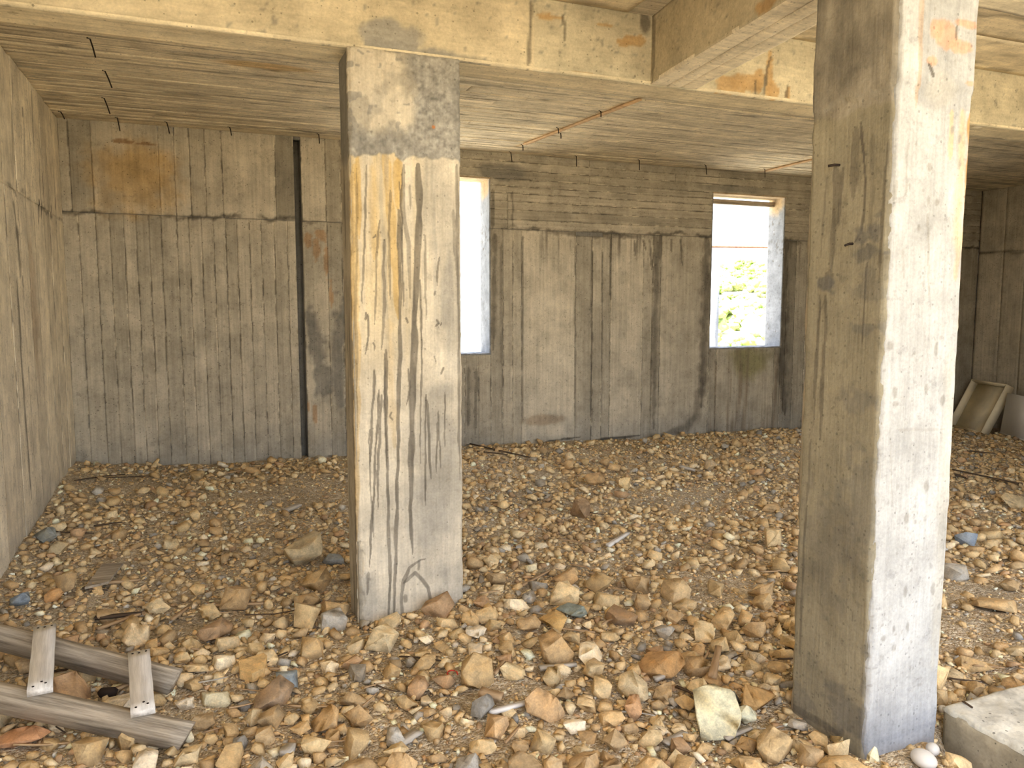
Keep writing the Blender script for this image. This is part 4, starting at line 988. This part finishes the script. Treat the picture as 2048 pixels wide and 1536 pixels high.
# ================================================================== STICKS AND SCRAPS
def stick(a, b_, wpx, mat, label, cat, name, group=None, th=.5, bend=0, jag=.3, lift=.022, taper=.8, seg=6):
    p = gp(*a); q = gp(*b_); s = np.linalg.norm((p + q) / 2 - EYE) / FPX * wpx
    p = np.array(p) + [0, 0, lift + s * th / 2]; q = np.array(q) + [0, 0, lift + s * th / 2]
    return bar(name, p, q, s, s * th, M[mat], None, seg, bend, taper, int(a[0] * 7 + a[1]), jag, label=label, cat=cat, group=group)
stick((978, 1440), (1052, 1420), 13, 'palewood', 'long white wood splinter lying beside the wedge-shaped rock', 'splinter', 'wood_splinter')
stick((1080, 1350), (1152, 1342), 13, 'greychip', 'grey-white wood sliver across tan stones', 'splinter', 'wood_splinter')
stick((1216, 1101), (1256, 1075), 10, 'palewood', 'short white lath on the rubble between the columns', 'lath', 'wood_lath')
stick((1424, 1372), (1437, 1310), 13, 'tanwood', 'flat tan lath pointing away among tan stones near the white column', 'lath', 'wood_lath', lift=.03)
stick((960, 1402), (1005, 1412), 20, 'tanwood', 'stubby tan timber offcut beside bare dirt', 'offcut', 'timber_offcut', th=.6)
stick((415, 1222), (528, 1217), 8, 'tanwood', 'long brown lath in the rubble left of the streaked column', 'lath', 'wood_lath')
stick((345, 1250), (375, 1226), 8, 'tanwood', 'short brown lath behind the old ladder', 'lath', 'wood_lath')
stick((195, 1270), (288, 1236), 9, 'tanwood', 'brown lath behind the far ladder rail', 'lath', 'wood_lath')
stick((190, 1248), (285, 1238), 10, 'darkwood', 'dark rotten board strip behind the ladder', 'board', 'board_strip')
stick((165, 1186), (215, 1190), 4, 'darkwood', 'bent black rod beside the grey board plate', 'rod', 'steel_rod')
stick((215, 1176), (280, 1170), 9, 'tanwood', 'tan lath beside the grey board plate', 'lath', 'wood_lath')
stick((108, 1072), (188, 1075), 4, 'darkwood', 'thin black twig lying by the left wall heap', 'twig', 'twig')
stick((188, 1060), (245, 1052), 4, 'darkwood', 'straight dark twig in front of the left corner', 'twig', 'twig')
stick((940, 893), (1062, 921), 4, 'darkwood', 'long dark rod on rubble just right of the streaked column', 'rod', 'steel_rod')
stick((955, 908), (1015, 915), 4, 'darkwood', 'short dark rod beside the long dark rod', 'rod', 'steel_rod')
stick((106, 1355), (171, 1345), 5, 'darkwood', 'dark stick between the two ladder rails', 'stick', 'stick')
stick((225, 1395), (266, 1378), 9, 'tanwood', 'tan splinter between the ladder rails', 'splinter', 'wood_splinter')
stick((525, 1343), (575, 1315), 4, 'darkwood', 'short dark twig above the flat tan slab', 'twig', 'twig', bend=.06)
stick((800, 1324), (890, 1335), 4, 'darkwood', 'crooked twig on stones before the streaked column', 'twig', 'twig', bend=.05)
stick((470, 1388), (545, 1397), 3, 'tanwood', 'dry straw stem beside the grey pitted rock', 'straw', 'straw')
stick((1352, 1385), (1450, 1425), 6, 'darkwood', 'long thin brown stick leading to the dark grey rock', 'stick', 'stick')
stick((1010, 1500), (1040, 1465), 6, 'tanwood', 'thin tan splinter on bare gravel under the white splinter', 'splinter', 'wood_splinter')
stick((990, 1360), (1010, 1330), 7, 'tanwood', 'brown splinter leaning by the round cream-tan stone', 'splinter', 'wood_splinter')
stick((1310, 1372), (1345, 1358), 12, 'greychip', 'grey sliver beside the wide ochre slab', 'splinter', 'wood_splinter')
stick((1450, 1490), (1500, 1468), 14, 'greychip', 'thin grey flake in front of the big cream rock', 'flake', 'stone_flake', th=.25)
stick((1330, 1500), (1370, 1478), 16, 'greychip', 'grey flake lying right of the upright reddish rock', 'flake', 'stone_flake', th=.25)
stick((1290, 1478), (1370, 1500), 6, 'tanwood', 'pale stick under the grey flake', 'stick', 'stick')
stick((570, 1526), (585, 1506), 22, 'greychip', 'grey wood chip low in the foreground stones', 'chip', 'wood_chip', th=.4)
stick((800, 1500), (838, 1475), 26, 'greychip', 'folded pale grey card scrap among foreground stones', 'scrap', 'card_scrap', th=.12)
stick((1045, 1180), (1100, 1150), 6, 'tanwood', 'thin tan twig behind the double-humped rock', 'twig', 'twig')
stick((1100, 1265), (1190, 1275), 5, 'tanwood', 'slender brown lath by the brick-shaped ochre stone', 'lath', 'wood_lath')
stick((1905, 945), (2045, 975), 4, 'darkwood', 'long dark branch on rubble before the leaning drawer', 'branch', 'branch')
stick((1915, 905), (1990, 912), 3, 'darkwood', 'short dark branch just below the leaning drawer', 'branch', 'branch')
stick((1908, 955), (1930, 962), 5, 'darkwood', 'stubby dark branch right behind the white column', 'branch', 'branch')
stick((150, 968), (250, 955), 3, 'darkwood', 'black wire bent along the stone heap in the left corner', 'wire', 'wire', bend=.08)
stick((190, 962), (300, 958), 3, 'darkwood', 'black wire looping at the foot of the left back wall', 'wire', 'wire', bend=-.05)
stick((440, 955), (540, 935), 3, 'tanwood', 'thin brown lath at the foot of the left back wall', 'lath', 'wood_lath')
stick((570, 1030), (600, 1018), 16, 'greychip', 'blue-grey slate flake in the shaded rubble', 'flake', 'stone_flake', th=.3)
stick((1360, 940), (1390, 948), 9, 'greychip', 'light grey sliver near the far rubble under the second window', 'splinter', 'wood_splinter')
stick((1115, 1085), (1180, 1095), 4, 'tanwood', 'thin straight straw on the rubble mid-room', 'straw', 'straw')
stick((1600, 1275), (1585, 1245), 6, 'tanwood', 'brown twig leaning at the shaded side of the white column', 'twig', 'twig')
rs = np.random.default_rng(21); nsp = 0
while nsp < 70:
    px, py = rs.uniform(20, 2030), 900 + 620 * rs.random() ** .8
    p = gp(px, py)
    if blocked(p[0], p[1], .12) or p[1] < 1.75 or not (-20 < px < 2060): continue
    L0 = rs.uniform(.05, .17); a = rs.uniform(-.9, .9); q = p + L0 * np.array([math.cos(a), math.sin(a), 0])
    if blocked(q[0], q[1], .05): continue
    q[2] = float(zfloor(q[0], q[1])); wd = rs.uniform(.004, .011); z = zone(p[0], p[1])
    mt_, tx = (('tanwood', 'thin tan wood splinter lying '), ('darkwood', 'thin dark twig lying '), ('greychip', 'thin grey wood sliver lying '))[int(rs.integers(3)) if wd < .008 else 0]
    bar('twig' if mt_ == 'darkwood' else 'wood_splinter', p + [0, 0, .028], q + [0, 0, .026], wd, wd * .6, M[mt_], None, 5, rs.uniform(-.06, .06), rs.uniform(.4, .9), nsp, .5,
        label=tx + z, cat='twig' if mt_ == 'darkwood' else 'splinter', group=tx[:-7] + ' pieces ' + z); nsp += 1
# grey board plate
p = [gp(170, 1188), gp(218, 1186), gp(248, 1142), gp(206, 1142)]; p = np.array(p); zt = p[:, 2].max() + .035
V = [(*a[:2], zt) for a in p] + [(*a[:2], zt - .012) for a in p]
mk_poly('board_plate', V, [(0, 1, 2, 3), (7, 6, 5, 4), (0, 4, 5, 1), (1, 5, 6, 2), (2, 6, 7, 3), (3, 7, 4, 0)], M['oldwood'], None, False, label='flat grey-brown board plate lying in the shaded rubble', cat='board')
# flat tan slab
p = np.array([gp(480, 1362), gp(505, 1372), gp(530, 1358), gp(535, 1336), gp(528, 1330), gp(478, 1345)]); zt = p[:, 2].max() + .05; n = len(p)
V = [(*a[:2], zt - .012 * (i < 3)) for i, a in enumerate(p)] + [(*a[:2], zt - .05) for a in p]
o = mk_poly('flat_stone', V, [tuple(range(n)), tuple(range(2 * n - 1, n - 1, -1))] + [(i, n + i, n + (i + 1) % n, (i + 1) % n) for i in range(n)], M['rock'], None, False, label='flat ochre stone slab with a pointed corner lying on gravel', cat='rock'); o.color = (*lin(214, 178, 122), 1)
# yellow leaf, red ring, black lump
p = gp(147, 1336); V = [(p[0] + a, p[1] + b_, p[2] + .03 + c) for a, b_, c in ((-.016, 0, 0), (0, -.006, .003), (.018, .002, .008), (.002, .008, .002), (-.016, 0, -.002), (0, -.006, .001), (.018, .002, .006), (.002, .008, 0))]
mk_poly('leaf', V, [(0, 1, 2, 3), (7, 6, 5, 4), (0, 4, 5, 1), (1, 5, 6, 2), (2, 6, 7, 3), (3, 7, 4, 0)], M['leaf'], None, False, label='tiny yellow leaf between the ladder rails', cat='leaf')
p = gp(905, 1362); V, F = tube([(p[0] + .02 * math.cos(a), p[1] + .02 * math.sin(a), p[2] + .03 + .004 * math.sin(a)) for a in np.linspace(-.5, 3.6, 10)], .003)
mk_poly('plastic_strip', V, F, M['red'], label='small curled red plastic strip on the stones', cat='plastic')
p = gp(217, 1402); V, F = tube([(p[0] - .03, p[1], p[2] + .03), (p[0] - .02, p[1], p[2] + .035), (p[0] + .02, p[1] - .01, p[2] + .035), (p[0] + .03, p[1] - .01, p[2] + .03)], [.012, .02, .02, .014], 8)
mk_poly('black_lump', V, F, M['nail'], label='black rubber lump between the ladder rails', cat='rubber')

# ================================================================== OUTSIDE
def terrain(x, y):
    az = np.degrees(np.arctan2(x, y)); d = np.hypot(x, y)
    z = np.where(y < 8, -.06, -.06 - (y - 8) * .105)
    hill = -2.6 + (np.clip(d, 0, 330) - 55) * .066 + (fbm(x * .02, y * .02, 71, 4) - .5) * 10 * sstep(40, 160, d)
    k = sstep(28, 33, az) * sstep(35, 58, d) * (y > 8)
    return np.maximum(z * (1 - k) + hill * k, -45)
link('yard_ground', grid_mesh('yard_ground', -40, 40, -50, 7.2, 1.3, lambda x, y: np.where((np.abs(x - 4) < 6.5) & (y > -.5), -.12, -.05) + 0 * x), M['yard'], kind='structure')
link('hillside_ground', grid_mesh('hillside_ground', -60, 420, 7.2, 420, 3.0, terrain), M['hill'], kind='structure')
V, F = box_arrays(-6000, 6000, 60, 9000, -41, -40); link('sea', new_mesh('sea', V, F), M['sea'], kind='structure')
def coast(x, y): return -42 + 130 * sstep(3000, 3700, y) * (.35 + .9 * fbm(x * .0009, y * .0009, 75, 4)) * sstep(-200, 500, x + 900)
link('far_coast_hills', grid_mesh('far_coast_hills', -1500, 4500, 2900, 5200, 60, coast), M['coast'], kind='structure')
boxes('added_bounce_terrace', [(-4, 13, 7.2, 11.5, -.35, .02)], np.array([.52, .49, .42]), M['mono'], kind='structure')  # unseen pale slab added to bounce sunlight up through the windows
# shrubs on the hillside seen through the second window
def shrub_mesh(seed):
    r = np.random.default_rng(seed); Vs, Fs, n = [], [], 0
    for k in range(42):
        d = r.normal(size=3); d /= np.linalg.norm(d); c = d * np.array([.75, .75, .55]) * r.uniform(.5, 1) + [0, 0, .5]
        V, F = ICO[1]; s = r.uniform(.16, .34); V = V * s * (1 + (r.random(V.shape) - .5) * .8) + c; Vs.append(V); Fs.append(F + n); n += len(V)
    return new_mesh('foliage', np.vstack(Vs), np.vstack(Fs))
sm = [shrub_mesh(k) for k in range(5)]
for k, me in enumerate(sm): me.materials.append(M['shrub'] if k % 2 else M['shrub2'])
r = np.random.default_rng(5); ns = 0; spots = []
while ns < 3000 and len(spots) < 190:
    az = math.radians(r.uniform(33.5, 43)); d = 58 * (330 / 58) ** r.random()
    x, y = d * math.sin(az), d * math.cos(az); s = r.uniform(.9, 2.0) * (1 + d / 400); ns += 1
    if any((x - a) ** 2 + (y - b_) ** 2 < (1.25 * (s + c)) ** 2 for a, b_, c in spots): continue
    spots.append((x, y, s)); z = float(terrain(np.array([x]), np.array([y]))[0])
    k = int(r.integers(5)); o = link('shrub', sm[k], None, None, label='round green shrub on the dry hillside outside the window', cat='shrub', group='shrubs on the hillside')
    o.location = (x, y, z); o.scale = (s * 1.3, s * 1.3, s); o.rotation_euler = (0, 0, r.uniform(0, 6))
# terrace frame just outside the second window
def PO(px, py, Y): p = at(px, py, 1, Y); return p
pt = PO(1441, 497, 10.0); pb = PO(1416, 497, 10.0)
tf = empty('terrace_frame', label='white concrete terrace post and thin brown rail outside the second window', cat='post')
boxes('post', [(pb[0] - .02, pt[0], 10.0, 10.25, -2.2, pt[2])], np.array([.24, .25, .27]), M['mono'], tf)
bar('rail', (pb[0] - .6, 10.1, pt[2] + .02), (pt[0] + 2.2, 10.1, pt[2] + .02 + .05), .05, .03, M['rust'], tf, jag=.05)
bar('sunlit_wall_strip', (pb[0] - .02, 9.93, 1.9), (pb[0] + .14, 9.93, .35), .06, .05, M['white'], tf, jag=.05)  # white bar standing in for the sunlit wall beside the post
boxes('pad', [(pb[0] - .2, pt[0] + .2, 9.8, 10.4, -2.5, -.2)], np.array([.6, .58, .52]), M['mono'], tf)
